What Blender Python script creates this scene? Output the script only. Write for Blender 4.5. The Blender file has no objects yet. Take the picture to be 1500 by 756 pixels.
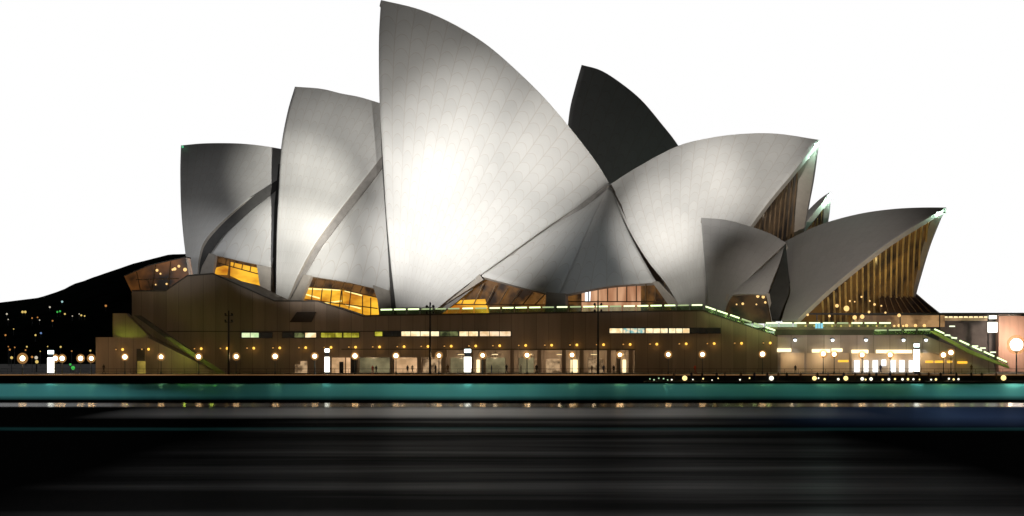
import bpy, bmesh, math, random
from mathutils import Vector, noise
random.seed(7)
R = math.radians
C = bpy.context.scene.collection
sc = bpy.context.scene

# ------------------------------------------------------------------ camera
F, CX, HOR, H = 3200.0, 750.0, 506.0, 6.75      # focal length in photo pixels, principal column, horizon row, eye height above the water
cd = bpy.data.cameras.new('camera'); cam = bpy.data.objects.new('camera', cd); C.objects.link(cam)
cam.location = (0, 0, H); cam.rotation_euler = (R(90), 0, 0)
cd.sensor_width = 36; cd.lens = 36 * F / 1500; cd.shift_y = (HOR - 378) / 1500
cd.clip_start = 1; cd.clip_end = 6000
sc.camera = cam
sc.view_settings.view_transform = 'Standard'; sc.view_settings.look = 'None'
sc.view_settings.exposure = 0; sc.view_settings.gamma = 1; sc.view_settings.use_curve_mapping = False
sc.cycles.use_denoising = True
sc.cycles.max_bounces = 5; sc.cycles.diffuse_bounces = 2; sc.cycles.glossy_bounces = 3
sc.cycles.sample_clamp_indirect = 4
# ------------------------------------------------------------------ night sky
w = bpy.data.worlds.new('World'); sc.world = w; w.use_nodes = True
nt = w.node_tree; bg = nt.nodes['Background']
sk = nt.nodes.new('ShaderNodeTexSky'); sk.sky_type = 'NISHITA'; sk.sun_disc = False
sk.sun_elevation = R(-4); sk.sun_rotation = R(200)
nt.links.new(sk.outputs[0], bg.inputs[0]); bg.inputs[1].default_value = 0.05
# faint warm fill, a sun lamp added behind the viewer
sd = bpy.data.lights.new('warm_fill', 'SUN'); sd.energy = 0.002; sd.angle = R(40); sd.color = (1, .85, .7)
so = bpy.data.objects.new('warm_fill', sd); C.objects.link(so); so.rotation_euler = (R(68), 0, R(12))

# shell floodlighting by added unseen spots, over the water and near the camera: (from, aim px, aim py, aim Y, power, cone deg, colour)
def unseen_spot(loc, aim, power, cone, col=(1, .97, .93), blend=1.0, size=.6):
    l = bpy.data.lights.new('unseen_spot', 'SPOT'); l.energy = power; l.spot_size = R(cone); l.spot_blend = blend
    l.color = col; l.shadow_soft_size = size
    o = bpy.data.objects.new('unseen_spot', l); C.objects.link(o); o.location = loc
    o.rotation_euler = (Vector(aim) - Vector(loc)).to_track_quat('-Z', 'Y').to_euler()
    return o
def P(px, py, Y): return Vector(((px - CX) / F * Y, Y, H + (HOR - py) / F * Y))
M1 = 1e6; MAST_E = 620
FL = [  # from x,y,z | aim px,py | MW | cone | colour
    ((-92, 300, 17), (622, 280), 1.75, 18, (1, .98, .95)),
    ((-80, 300, 17), (775, 205), 1.1, 9.6, (1, .96, .91)),
    ((-92, 300, 17), (612, 330), .85, 15, (1, .98, .95)),
    ((-45, 300, 17), (605, 130), .40, 17, (1, .97, .93)),
    ((8, 300, 17), (434, 365), 1.8, 8.0, (1, .98, .92)),
    ((8, 300, 17), (446, 280), 1.6, 8.4, (1, .98, .92)),
    ((8, 300, 17), (484, 215), .9, 8.6, (1, .98, .94)),
    ((8, 300, 17), (475, 150), .3, 10, (1, .98, .95)),
    ((-15, 300, 17), (515, 375), .8, 9, (1, .98, .95)),
    ((-10, 300, 17), (300, 375), .42, 7.5, (.96, .97, 1)),
    ((-60, 300, 17), (300, 310), .07, 16, (.96, .97, 1)),
    ((60, 0, 12), (362, 360), 1.2, 2.6, (.90, .94, 1)),
    ((-120, -10, 14), (990, 290), 9, 4.3, (1, .97, .93)),
    ((-120, -10, 14), (960, 330), 5, 3.0, (1, .97, .93)),
    ((-60, -10, 14), (1095, 235), 7.0, 4.2, (1, .96, .91)),
    ((-80, -10, 14), (985, 385), 3.6, 3.0, (1, .96, .9)),
    ((30, 0, 12), (880, 380), 1.0, 3.6, (.82, .91, 1)),
    ((40, 0, 12), (1065, 420), 1.0, 2.6, (1, .92, .85)),
    ((-60, 300, 17), (320, 330), .12, 12, (.96, .97, 1)),
    ((-45, 300, 17), (590, 200), .35, 13, (1, .97, .93)),
    ((40, 0, 12), (1205, 390), 3.2, 6.0, (1, .90, .82)),
]
for a, b, mw, cone, col in FL:
    unseen_spot(a, P(b[0], b[1], 494 if b[0] < 530 else 460), mw * M1, cone, col)

# ------------------------------------------------------------------ materials
MATS = {}
def mat(name, col, rough=.7, metal=0, spec=.3, var=.25, scale=.4, bump=0, emit=None, es=0, sampled=True, streak=False):
    if name in MATS: return MATS[name]
    m = bpy.data.materials.new(name); m.use_nodes = True; n = m.node_tree.nodes; L = m.node_tree.links
    b = n['Principled BSDF']; b.inputs['Roughness'].default_value = rough; b.inputs['Metallic'].default_value = metal
    b.inputs['Specular IOR Level'].default_value = spec
    tc = n.new('ShaderNodeTexCoord'); mp = n.new('ShaderNodeMapping'); no = n.new('ShaderNodeTexNoise')
    L.new(tc.outputs['Object'], mp.inputs[0]); L.new(mp.outputs[0], no.inputs['Vector'])
    if streak: mp.inputs['Scale'].default_value = (1, 1, .12)
    no.inputs['Scale'].default_value = scale; no.inputs['Detail'].default_value = 6; no.inputs['Roughness'].default_value = .65
    cr = n.new('ShaderNodeValToRGB'); cr.color_ramp.elements[0].position = .3; cr.color_ramp.elements[1].position = .7
    cr.color_ramp.elements[0].color = tuple(c * (1 - var) for c in col) + (1,)
    cr.color_ramp.elements[1].color = tuple(min(1, c * (1 + var)) for c in col) + (1,)
    L.new(no.outputs[0], cr.inputs[0]); L.new(cr.outputs[0], b.inputs['Base Color'])
    if bump:
        bu = n.new('ShaderNodeBump'); bu.inputs['Strength'].default_value = bump; bu.inputs['Distance'].default_value = .1
        L.new(no.outputs[0], bu.inputs['Height']); L.new(bu.outputs[0], b.inputs['Normal'])
    if emit:
        b.inputs['Emission Color'].default_value = tuple(emit) + (1,); b.inputs['Emission Strength'].default_value = es
        if not sampled: m.cycles.emission_sampling = 'NONE'
    MATS[name] = m; return m

def lit_interior(name, c1, c2, es, scale=.5, stretch=(1, 1, 1), c0=None):
    """a room seen lit behind its window"""
    if name in MATS: return MATS[name]
    m = bpy.data.materials.new(name); m.use_nodes = True; n = m.node_tree.nodes; L = m.node_tree.links
    b = n['Principled BSDF']; b.inputs['Base Color'].default_value = (.02, .02, .02, 1); b.inputs['Roughness'].default_value = .2
    tc = n.new('ShaderNodeTexCoord'); mp = n.new('ShaderNodeMapping'); no = n.new('ShaderNodeTexNoise'); mp.inputs['Scale'].default_value = stretch
    L.new(tc.outputs['Object'], mp.inputs[0]); L.new(mp.outputs[0], no.inputs['Vector']); no.inputs['Scale'].default_value = scale; no.inputs['Detail'].default_value = 3
    cr = n.new('ShaderNodeValToRGB'); e = cr.color_ramp.elements
    e[0].position = .38; e[0].color = tuple(c1) + (1,); e[1].position = .62; e[1].color = tuple(c2) + (1,)
    L.new(no.outputs[0], cr.inputs[0]); L.new(cr.outputs[0], b.inputs['Emission Color']); b.inputs['Emission Strength'].default_value = es
    m.cycles.emission_sampling = 'NONE'
    MATS[name] = m; return m

def tile_material(name, a, joint, amp=.30):
    m = bpy.data.materials.new(name); m.use_nodes = True; n = m.node_tree.nodes; L = m.node_tree.links
    b = n['Principled BSDF']; b.inputs['Roughness'].default_value = .55; b.inputs['Specular IOR Level'].default_value = .25
    uv = n.new('ShaderNodeUVMap'); uv.uv_map = 'UVMap'; sp = n.new('ShaderNodeSeparateXYZ'); L.new(uv.outputs[0], sp.inputs[0])
    def ma(op, x, y=None, z=None):
        k = n.new('ShaderNodeMath'); k.operation = op
        for i, v in enumerate((x, y, z)):
            if v is None: continue
            if isinstance(v, (int, float)): k.inputs[i].default_value = v
            else: L.new(v, k.inputs[i])
        return k.outputs[0]
    fu = ma('FRACT', sp.outputs[0])
    du = ma('ABSOLUTE', ma('SUBTRACT', fu, .5))                   # 0 centre of rib, .5 at the rib joint
    chev = ma('MULTIPLY', ma('MULTIPLY', du, du), amp * 4)
    fv = ma('FRACT', ma('SUBTRACT', sp.outputs[1], chev))
    dv = ma('ABSOLUTE', ma('SUBTRACT', fv, .5))
    # joint half-widths in tile units
    ju = ma('MULTIPLY', ma('SUBTRACT', du, .462), 40); jv = ma('MULTIPLY', ma('SUBTRACT', dv, .468), 40)
    j = ma('MAXIMUM', ma('MULTIPLY', ma('MINIMUM', ma('MAXIMUM', ju, 0), 1), .6), ma('MULTIPLY', ma('MINIMUM', ma('MAXIMUM', jv, 0), 1), .8))
    # every lid its own slight shade
    cell = n.new('ShaderNodeCombineXYZ'); L.new(ma('FLOOR', sp.outputs[0]), cell.inputs[0]); L.new(ma('FLOOR', ma('SUBTRACT', sp.outputs[1], chev)), cell.inputs[1])
    wn = n.new('ShaderNodeTexWhiteNoise'); wn.noise_dimensions = '2D'; L.new(cell.outputs[0], wn.inputs['Vector'])
    tc = n.new('ShaderNodeTexCoord'); no = n.new('ShaderNodeTexNoise'); no.inputs['Scale'].default_value = .12; no.inputs['Detail'].default_value = 8; no.inputs['Roughness'].default_value = .7
    L.new(tc.outputs['Object'], no.inputs['Vector'])
    val = ma('ADD', ma('MULTIPLY', wn.outputs['Value'], .06), ma('MULTIPLY', no.outputs[0], .16))
    val = ma('ADD', val, .86)
    mx = n.new('ShaderNodeMix'); mx.data_type = 'RGBA'
    mx.inputs[6].default_value = a + (1,); mx.inputs[7].default_value = joint + (1,); L.new(j, mx.inputs[0])
    vm = n.new('ShaderNodeVectorMath'); vm.operation = 'SCALE'; L.new(mx.outputs[2], vm.inputs[0]); L.new(val, vm.inputs[3])
    L.new(vm.outputs[0], b.inputs['Base Color'])
    bu = n.new('ShaderNodeBump'); bu.inputs['Strength'].default_value = .25; bu.inputs['Distance'].default_value = .15; bu.invert = True
    L.new(j, bu.inputs['Height']); L.new(bu.outputs[0], b.inputs['Normal'])
    MATS[name] = m; return m

tiles = tile_material('glazed_tiles', (.72, .71, .68), (.60, .55, .49), .55)
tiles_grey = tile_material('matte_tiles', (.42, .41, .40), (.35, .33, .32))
concrete = mat('concrete', (.36, .33, .30), .85, var=.18, scale=.5, bump=.3)
rib_conc = mat('rib_concrete', (.42, .38, .33), .8, var=.12, scale=.6)
dark_conc = mat('dark_concrete', (.06, .055, .05), .8, var=.3)
dark_metal = mat('dark_metal', (.03, .03, .035), .45, .6)
bronze = mat('bronze', (.16, .10, .05), .5, .5)
glass_dark = mat('dark_glass', (.02, .015, .012), .15, 0, .5)
post_mat = mat('painted_post', (.08, .09, .09), .5, .3)

def panelled(name, col, pitch=2.4):
    m = mat(name, col, .85, var=.16, scale=.35, bump=.2, streak=True)
    n = m.node_tree.nodes; L = m.node_tree.links; b = n['Principled BSDF']
    tc = n.new('ShaderNodeTexCoord'); sp = n.new('ShaderNodeSeparateXYZ'); L.new(tc.outputs['Object'], sp.inputs[0])
    def ma(op, x, y):
        k = n.new('ShaderNodeMath'); k.operation = op
        for i, v in enumerate((x, y)):
            if isinstance(v, (int, float)): k.inputs[i].default_value = v
            else: L.new(v, k.inputs[i])
        return k.outputs[0]
    f = ma('FRACT', ma('DIVIDE', sp.outputs[0], pitch), 0)
    j = ma('GREATER_THAN', f, .95)
    wn = n.new('ShaderNodeTexWhiteNoise'); wn.noise_dimensions = '1D'; L.new(ma('FLOOR', ma('DIVIDE', sp.outputs[0], pitch), 0), wn.inputs['W'])
    k = ma('ADD', ma('MULTIPLY', wn.outputs['Value'], .22), .80)
    k = ma('MULTIPLY', k, ma('SUBTRACT', 1, ma('MULTIPLY', j, .28)))
    src = b.inputs['Base Color'].links[0].from_socket
    vm = n.new('ShaderNodeVectorMath'); vm.operation = 'SCALE'; L.new(src, vm.inputs[0]); L.new(k, vm.inputs[3]); L.new(vm.outputs[0], b.inputs['Base Color'])
    return m
granite = panelled('granite_panels', (.27, .215, .17))
pale_wall = panelled('pale_wall', (.50, .42, .36), 3.2)

def glow(name, c, s, sampled=False): return mat(name, (.1, .1, .1), .5, emit=c, es=s, sampled=sampled)
g_lamp = glow('lamp_glow', (1, .80, .50), 9)
g_lamp_dim = glow('lamp_glow_soft', (1, .62, .22), 1.3)
g_wall = glow('amber_glow', (1, .55, .08), 1.6)
g_wall_dim = glow('amber_glow_soft', (1, .5, .12), .55)
g_cool = glow('cool_glow', (.80, 1, .95), 5)
g_green = glow('green_rail_glow', (.80, 1, .50), 2.0)
g_sign = glow('sign_glow', (1, .98, .85), 4)
g_orange = glow('orange_sign_glow', (1, .55, .04), 1.3)
g_white = glow('doorway_glow', (.9, .95, 1), 1.8)
g_warm = glow('warm_panel_glow', (1, .82, .45), 1.6)

# ------------------------------------------------------------------ mesh helpers
def link(name, verts, faces, ms, parent=None, mi=None, uvs=None, smooth=False):
    me = bpy.data.meshes.new(name); me.from_pydata([tuple(v) for v in verts], [], faces)
    for m in (ms if isinstance(ms, (list, tuple)) else [ms]): me.materials.append(m)
    if mi:
        for p_, k in zip(me.polygons, mi): p_.material_index = k
    if uvs:
        ul = me.uv_layers.new(name='UVMap')
        for p_ in me.polygons:
            for li in p_.loop_indices: ul.data[li].uv = uvs[me.loops[li].vertex_index]
    if smooth:
        for p_ in me.polygons: p_.use_smooth = smooth if isinstance(smooth, bool) else smooth(p_)
    me.update()
    o = bpy.data.objects.new(name, me); C.objects.link(o)
    if parent is not None:
        o.parent = parent; o.location = -world_loc(parent)
    return o
def world_loc(o):
    v = Vector(o.location)
    return v + world_loc(o.parent) if o.parent else v
def tag(o, label=None, cat=None, group=None, kind=None):
    if label: o['label'] = label
    if cat: o['category'] = cat
    if group: o['group'] = group
    if kind: o['kind'] = kind
    return o
def thing(name, loc, label, cat, group=None):
    o = bpy.data.objects.new(name, None); C.objects.link(o); o.location = loc; o.empty_display_size = .5
    return tag(o, label, cat, group)
class MB:
    def __init__(s): s.v = []; s.f = []
    def add(s, vs, fs):
        k = len(s.v); s.v += [Vector(v) for v in vs]; s.f += [tuple(i + k for i in f) for f in fs]; return s
    def box(s, a, b):
        x0, y0, z0 = a; x1, y1, z1 = b
        return s.add([(x0,y0,z0),(x1,y0,z0),(x1,y1,z0),(x0,y1,z0),(x0,y0,z1),(x1,y0,z1),(x1,y1,z1),(x0,y1,z1)],
                     [(0,3,2,1),(4,5,6,7),(0,1,5,4),(1,2,6,5),(2,3,7,6),(3,0,4,7)])
    def bar(s, a, b, r0, r1=None, n=6):
        a = Vector(a); b = Vector(b); r1 = r0 if r1 is None else r1; d = (b - a).normalized()
        u = d.cross(Vector((0, 1, 0))) if abs(d.y) < .9 else d.cross(Vector((1, 0, 0))); u.normalize(); t = d.cross(u)
        vs = [a + (u * math.cos(2*math.pi*i/n) + t * math.sin(2*math.pi*i/n)) * r0 for i in range(n)] + \
             [b + (u * math.cos(2*math.pi*i/n) + t * math.sin(2*math.pi*i/n)) * r1 for i in range(n)]
        return s.add(vs, [(i, (i+1) % n, n + (i+1) % n, n + i) for i in range(n)] + [tuple(range(n))[::-1], tuple(range(n, 2*n))])
    def ball(s, c, r, n=10, m=6, sz=1):
        c = Vector(c); vs = [c + Vector((0, 0, -r*sz))]
        for j in range(1, m):
            t = math.pi * j / m
            vs += [c + Vector((r*math.sin(t)*math.cos(2*math.pi*i/n), r*math.sin(t)*math.sin(2*math.pi*i/n), -r*math.cos(t)*sz)) for i in range(n)]
        vs.append(c + Vector((0, 0, r*sz))); fs = [(0, 1+(i+1) % n, 1+i) for i in range(n)]
        for j in range(m-2):
            fs += [(1+j*n+i, 1+j*n+(i+1) % n, 1+(j+1)*n+(i+1) % n, 1+(j+1)*n+i) for i in range(n)]
        k = len(vs)-1; fs += [(k, k-n+i, k-n+(i+1) % n) for i in range(n)]
        return s.add(vs, fs)
    def build(s, name, m, parent=None, smooth=False): return link(name, s.v, s.f, m, parent, smooth=smooth)
def prism(name, poly, Y, depth, m, parent=None):
    """outline (photo px) standing at distance Y, a real solid running `depth` metres back"""
    a = [P(x, y, Y) for x, y in poly]; n = len(a)
    area = sum(a[i].x*a[(i+1) % n].z - a[(i+1) % n].x*a[i].z for i in range(n))
    if area < 0: a = a[::-1]
    b = [v + Vector((0, depth, 0)) for v in a]
    return link(name, a + b, [tuple(range(n)), tuple(range(2*n-1, n-1, -1))] + [(i, n+i, n+(i+1) % n, (i+1) % n) for i in range(n)], m, parent)
def pbox(name, x0, y0, x1, y1, Y, depth, m, parent=None):
    return prism(name, [(x0, y1), (x1, y1), (x1, y0), (x0, y0)], Y, depth, m, parent)
def copy_tree(o, parent=None):
    c = o.copy(); C.objects.link(c); c.parent = parent
    for ch in list(o.children): copy_tree(ch, c)
    return c

# ------------------------------------------------------------------ vault builder
class Axis:
    def __init__(s, x, y, deg):
        s.A = Vector((x, y)); t = R(deg); s.a = Vector((math.cos(t), -math.sin(t))); s.n = Vector((-math.sin(t), -math.cos(t)))
        s.t = t; s.An = s.A.dot(s.n)
    def pt(s, px, py, w):
        k = (px - CX) / F
        Y = (w + s.An) / (k * s.n.x + s.n.y)
        return P(px, py, Y)
    def mir(s, p):
        d = p.xy.dot(s.n) - s.An
        return Vector((p.x - 2*d*s.n.x, p.y - 2*d*s.n.y, p.z))
def smooth_curve(pts, n):
    """Catmull-Rom through the points, resampled evenly"""
    pts = [tuple(map(float, p)) for p in pts]
    if len(pts) == 2: dense = [tuple(a + (b-a)*t/40 for a, b in zip(*pts)) for t in range(41)]
    else:
        q = [tuple(2*a-b for a, b in zip(pts[0], pts[1]))] + pts + [tuple(2*a-b for a, b in zip(pts[-1], pts[-2]))]
        dense = []
        for i in range(1, len(q)-2):
            for k in range(12):
                t = k/12
                dense.append(tuple(.5*((2*b)+(-a+c)*t+(2*a-5*b+4*c-d)*t*t+(-a+3*b-3*c+d)*t**3) for a, b, c, d in zip(q[i-1], q[i], q[i+1], q[i+2])))
        dense.append(pts[-1])
    L = [0]
    for a, b in zip(dense, dense[1:]): L.append(L[-1] + math.hypot(b[0]-a[0], b[1]-a[1]))
    out = []; k = 0
    for i in range(n+1):
        d = L[-1]*i/n
        while k < len(L)-2 and L[k+1] < d: k += 1
        t = (d-L[k])/max(1e-9, L[k+1]-L[k]); t = min(1, max(0, t))
        out.append(tuple(a+(b-a)*t for a, b in zip(dense[k], dense[k+1])))
    return out
def coons(top, bot, left, right, nu, nv):
    """top/bot run along u, left/right along v; tuples of any size"""
    T = smooth_curve(top, nu); B = smooth_curve(bot, nu); Lf = smooth_curve(left, nv); Rt = smooth_curve(right, nv)
    G = []
    for j in range(nv+1):
        v = j/nv; row = []
        for i in range(nu+1):
            u = i/nu
            row.append(tuple((1-v)*T[i][c]+v*B[i][c]+(1-u)*Lf[j][c]+u*Rt[j][c]
                       - ((1-u)*(1-v)*T[0][c]+u*(1-v)*T[-1][c]+(1-u)*v*B[0][c]+u*v*B[-1][c]) for c in range(len(T[0]))))
        G.append(row)
    return G
def grid_normals(G, flip_to):
    nv = len(G)-1; nu = len(G[0])-1; N = []
    for j in range(nv+1):
        row = []
        for i in range(nu+1):
            du = G[j][min(nu, i+1)] - G[j][max(0, i-1)]; dv = G[min(nv, j+1)][i] - G[max(0, j-1)][i]
            n_ = du.cross(dv)
            if n_.length < 1e-9: n_ = Vector((0, -1, 0))
            n_.normalize()
            if n_.dot(flip_to) < 0: n_ = -n_
            row.append(n_)
        N.append(row)
    return N
def sheet(G, thick, toward, keep_ridge=None):
    """outer and inner grids of a curved slab"""
    N = grid_normals(G, toward)
    if keep_ridge is not None:
        for i in range(len(G[0])):
            m_ = N[0][i]; k = m_.xy.dot(keep_ridge); N[0][i] = (m_ - Vector((keep_ridge.x*k, keep_ridge.y*k, 0))).normalized()*1.3
    I = [[G[j][i] - N[j][i]*thick for i in range(len(G[0]))] for j in range(len(G))]
    return I
def slab_mesh(name, G, I, ms, parent, tu, tv, twin=None):
    """solid between outer grid G and inner grid I; twin = a mirror function for the far half"""
    nv = len(G)-1; nu = len(G[0])-1; V = []; Fc = []; MI = []; UV = []
    def half(fn, flip):
        k = len(V); W = nu+1
        for A_ in (G, I):
            for j in range(nv+1):
                for i in range(nu+1):
                    V.append(fn(A_[j][i])); UV.append((i/nu*tu, j/nv*tv))
        o2 = (nv+1)*W
        def q(a, b, c, d, m_):
            Fc.append((a, b, c, d) if not flip else (d, c, b, a)); MI.append(m_)
        for j in range(nv):
            for i in range(nu):
                a, b, c, d = k+j*W+i, k+j*W+i+1, k+(j+1)*W+i+1, k+(j+1)*W+i
                q(a, d, c, b, 0); q(a+o2, b+o2, c+o2, d+o2, 1)
        for j in range(nv):
            a, d = k+j*W, k+(j+1)*W; q(a, a+o2, d+o2, d, 1)
            b, c = k+j*W+nu, k+(j+1)*W+nu; q(b, c, c+o2, b+o2, 1)
        for i in range(nu):
            d, c = k+nv*W+i, k+nv*W+i+1; q(d, d+o2, c+o2, c, 1)
            if twin is None: d, c = k+i, k+i+1; q(d, c, c+o2, d+o2, 1)
    half(lambda v: v, False)
    if twin: half(twin, True)
    return link(name, V, Fc, ms, parent, mi=MI, uvs=UV, smooth=lambda p_: p_.material_index == 0)
def vault(parent, ax, ridge, foot, mouth, back, W, pw=1.7, thick=1.1, ribs=14, rows=16, nu=36, nv=40, ms=None, label=None):
    G2 = coons(ridge, foot, mouth, back, nu, nv)
    G = [[ax.pt(G2[j][i][0], G2[j][i][1], W*(1-(1-j/nv)**pw)) for i in range(nu+1)] for j in range(nv+1)]
    I = sheet(G, thick, Vector((ax.n.x*1, ax.n.y*1, .6)), keep_ridge=ax.n)
    o = slab_mesh('roof_shell', G, I, ms or [tiles, rib_conc], parent, ribs, rows, twin=ax.mir)
    if label: o['label'] = label
    return G, I, o
def side_patch(parent, ax, top, bot, left, right, thick=.9, ribs=6, rows=6, nu=18, nv=18, bulge=1.5, ms=None, twin=True, label=None):
    G2 = coons(top, bot, left, right, nu, nv)
    G = []
    for j in range(nv+1):
        G.append([ax.pt(G2[j][i][0], G2[j][i][1], G2[j][i][2] + bulge*16*(i/nu)*(1-i/nu)*(j/nv)*(1-j/nv)) for i in range(nu+1)])
    I = sheet(G, thick, Vector((ax.n.x, ax.n.y, .4)))
    o = slab_mesh('side_shell', G, I, ms or [tiles, rib_conc], parent, ribs, rows)
    if label: o['label'] = label
    if twin:
        GG = [[ax.mir(v) for v in r] for r in G][::-1]; II = [[ax.mir(v) for v in r] for r in I][::-1]
        slab_mesh('side_shell', GG, II, ms or [tiles, rib_conc], parent, ribs, rows)
    return G
def apoly(name, ax, pts, thick, m, parent):
    """solid panel; each corner (px, py, w)"""
    a = [ax.pt(*p) for p in pts]; n = len(a)
    off = Vector((ax.n.x, ax.n.y, 0)) * -thick
    ar = sum(a[i].x*a[(i+1) % n].z - a[(i+1) % n].x*a[i].z for i in range(n))
    if ar < 0: a = a[::-1]
    b = [v+off for v in a]
    return link(name, a+b, [tuple(range(n)), tuple(range(2*n-1, n-1, -1))] + [(i, n+i, n+(i+1) % n, (i+1) % n) for i in range(n)], m, parent)
def abar(name, ax, p, q, r, m, parent): return MB().bar(ax.pt(*p), ax.pt(*q), r, n=5).build(name, m, parent)

# ------------------------------------------------------------------ the setting
def water():
    nx, ny = 40, 60; V = []; Fc = []
    ys = [-60 + 460*(j/ny) for j in range(ny+1)]
    for y in ys:
        for i in range(nx+1): V.append((-330 + 660*i/nx, y, 0))
    for j in range(ny):
        for i in range(nx):
            a = j*(nx+1)+i; Fc.append((a, a+1, a+nx+2, a+nx+1))
    m = bpy.data.materials.new('harbour_water'); m.use_nodes = True; n = m.node_tree.nodes; L = m.node_tree.links
    n.remove(n['Principled BSDF'])
    tc = n.new('ShaderNodeTexCoord'); sp = n.new('ShaderNodeSeparateXYZ'); L.new(tc.outputs['Object'], sp.inputs[0])
    def ma(op, x, y=None, z=None, clamp=False):
        k = n.new('ShaderNodeMath'); k.operation = op; k.use_clamp = clamp
        for i, v in enumerate((x, y, z)):
            if v is None: continue
            if isinstance(v, (int, float)): k.inputs[i].default_value = v
            else: L.new(v, k.inputs[i])
        return k.outputs[0]
    def noise_(scale, vec_scale, detail=4):
        mp = n.new('ShaderNodeMapping'); mp.inputs['Scale'].default_value = vec_scale; L.new(tc.outputs['Object'], mp.inputs[0])
        q = n.new('ShaderNodeTexNoise'); q.inputs['Scale'].default_value = scale; q.inputs['Detail'].default_value = detail; q.inputs['Roughness'].default_value = .6
        L.new(mp.outputs[0], q.inputs['Vector']); return q.outputs[0]
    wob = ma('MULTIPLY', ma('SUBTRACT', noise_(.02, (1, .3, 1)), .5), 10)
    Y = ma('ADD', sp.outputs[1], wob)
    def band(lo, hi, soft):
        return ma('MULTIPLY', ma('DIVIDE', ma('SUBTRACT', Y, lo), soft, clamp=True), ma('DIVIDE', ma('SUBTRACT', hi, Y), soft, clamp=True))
    teal = ma('MULTIPLY', ma('DIVIDE', ma('SUBTRACT', Y, WT[0]), 26, clamp=True), ma('DIVIDE', ma('SUBTRACT', WT[1], Y), WT[2], clamp=True))  # glow of a boat's light trail, tinted into the water
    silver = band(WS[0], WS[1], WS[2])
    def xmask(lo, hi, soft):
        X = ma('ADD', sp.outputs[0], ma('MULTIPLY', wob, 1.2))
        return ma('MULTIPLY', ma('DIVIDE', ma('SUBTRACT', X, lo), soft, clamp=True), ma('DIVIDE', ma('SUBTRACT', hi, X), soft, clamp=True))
    silver = ma('MULTIPLY', silver, xmask(-42, 36, 26))  # grey gloss patch painted in as the shells' reflection
    mid_sheen = ma('MULTIPLY', xmask(-24, 26, 16), ma('DIVIDE', ma('SUBTRACT', 240, Y), 30, clamp=True))
    # brighter gloss colour imitates streaky reflections over the dark water
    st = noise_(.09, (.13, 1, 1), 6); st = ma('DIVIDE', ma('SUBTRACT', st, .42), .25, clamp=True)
    line = band(172, 181, 3)  # thin line of the light trail, tinted in
    sheen = ma('ADD', ma('MULTIPLY', ma('ADD', ma('MULTIPLY', st, .9), .25), ma('MULTIPLY', mid_sheen, ma('ADD', 7, ma('MULTIPLY', st, 3.5)))), .15)
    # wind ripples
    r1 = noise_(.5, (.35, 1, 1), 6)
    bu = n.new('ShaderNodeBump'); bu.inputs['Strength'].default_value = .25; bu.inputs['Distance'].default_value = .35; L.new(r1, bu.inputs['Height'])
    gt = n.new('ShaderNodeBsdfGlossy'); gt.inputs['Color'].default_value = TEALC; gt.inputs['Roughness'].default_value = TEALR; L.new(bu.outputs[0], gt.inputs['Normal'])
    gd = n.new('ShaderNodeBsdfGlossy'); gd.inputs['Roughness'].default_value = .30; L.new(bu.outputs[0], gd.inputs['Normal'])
    k = n.new('ShaderNodeCombineColor'); v = ma('MULTIPLY', ma('ADD', ma('MULTIPLY', sheen, DARKK), ma('MULTIPLY', silver, SILK)), 1)
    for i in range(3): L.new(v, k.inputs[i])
    bl = ma('MULTIPLY', ma('MULTIPLY', ma('DIVIDE', ma('SUBTRACT', Y, 175), 30, clamp=True), ma('DIVIDE', ma('SUBTRACT', 246, Y), 12, clamp=True)), xmask(18, 66, 24))  # blue gloss tint painted in for reflected bluish lights
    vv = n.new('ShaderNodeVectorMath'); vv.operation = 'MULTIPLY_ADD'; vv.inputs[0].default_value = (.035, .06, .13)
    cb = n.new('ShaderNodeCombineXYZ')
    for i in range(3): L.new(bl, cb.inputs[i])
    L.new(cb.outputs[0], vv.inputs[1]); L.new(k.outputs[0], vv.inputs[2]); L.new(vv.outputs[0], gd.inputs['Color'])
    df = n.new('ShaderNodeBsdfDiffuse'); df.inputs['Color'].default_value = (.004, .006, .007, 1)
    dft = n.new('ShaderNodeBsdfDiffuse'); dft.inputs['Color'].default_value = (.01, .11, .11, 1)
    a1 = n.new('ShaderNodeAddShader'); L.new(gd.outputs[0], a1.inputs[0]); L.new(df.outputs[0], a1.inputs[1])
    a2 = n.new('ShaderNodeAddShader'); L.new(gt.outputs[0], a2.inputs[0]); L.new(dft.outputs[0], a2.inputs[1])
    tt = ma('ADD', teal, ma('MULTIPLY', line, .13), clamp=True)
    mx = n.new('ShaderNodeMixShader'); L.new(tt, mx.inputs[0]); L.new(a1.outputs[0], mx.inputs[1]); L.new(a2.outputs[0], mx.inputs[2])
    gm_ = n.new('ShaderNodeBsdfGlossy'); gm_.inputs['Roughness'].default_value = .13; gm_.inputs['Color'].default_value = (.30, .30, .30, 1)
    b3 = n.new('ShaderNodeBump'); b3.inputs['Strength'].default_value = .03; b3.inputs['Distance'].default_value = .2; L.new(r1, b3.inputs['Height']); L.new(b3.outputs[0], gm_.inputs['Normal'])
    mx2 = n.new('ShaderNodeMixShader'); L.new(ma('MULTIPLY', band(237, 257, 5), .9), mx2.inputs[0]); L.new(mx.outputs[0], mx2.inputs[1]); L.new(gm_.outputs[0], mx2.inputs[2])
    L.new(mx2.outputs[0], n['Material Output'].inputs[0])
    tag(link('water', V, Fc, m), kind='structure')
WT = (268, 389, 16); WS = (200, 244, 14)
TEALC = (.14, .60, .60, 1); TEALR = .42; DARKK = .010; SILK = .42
water()

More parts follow.
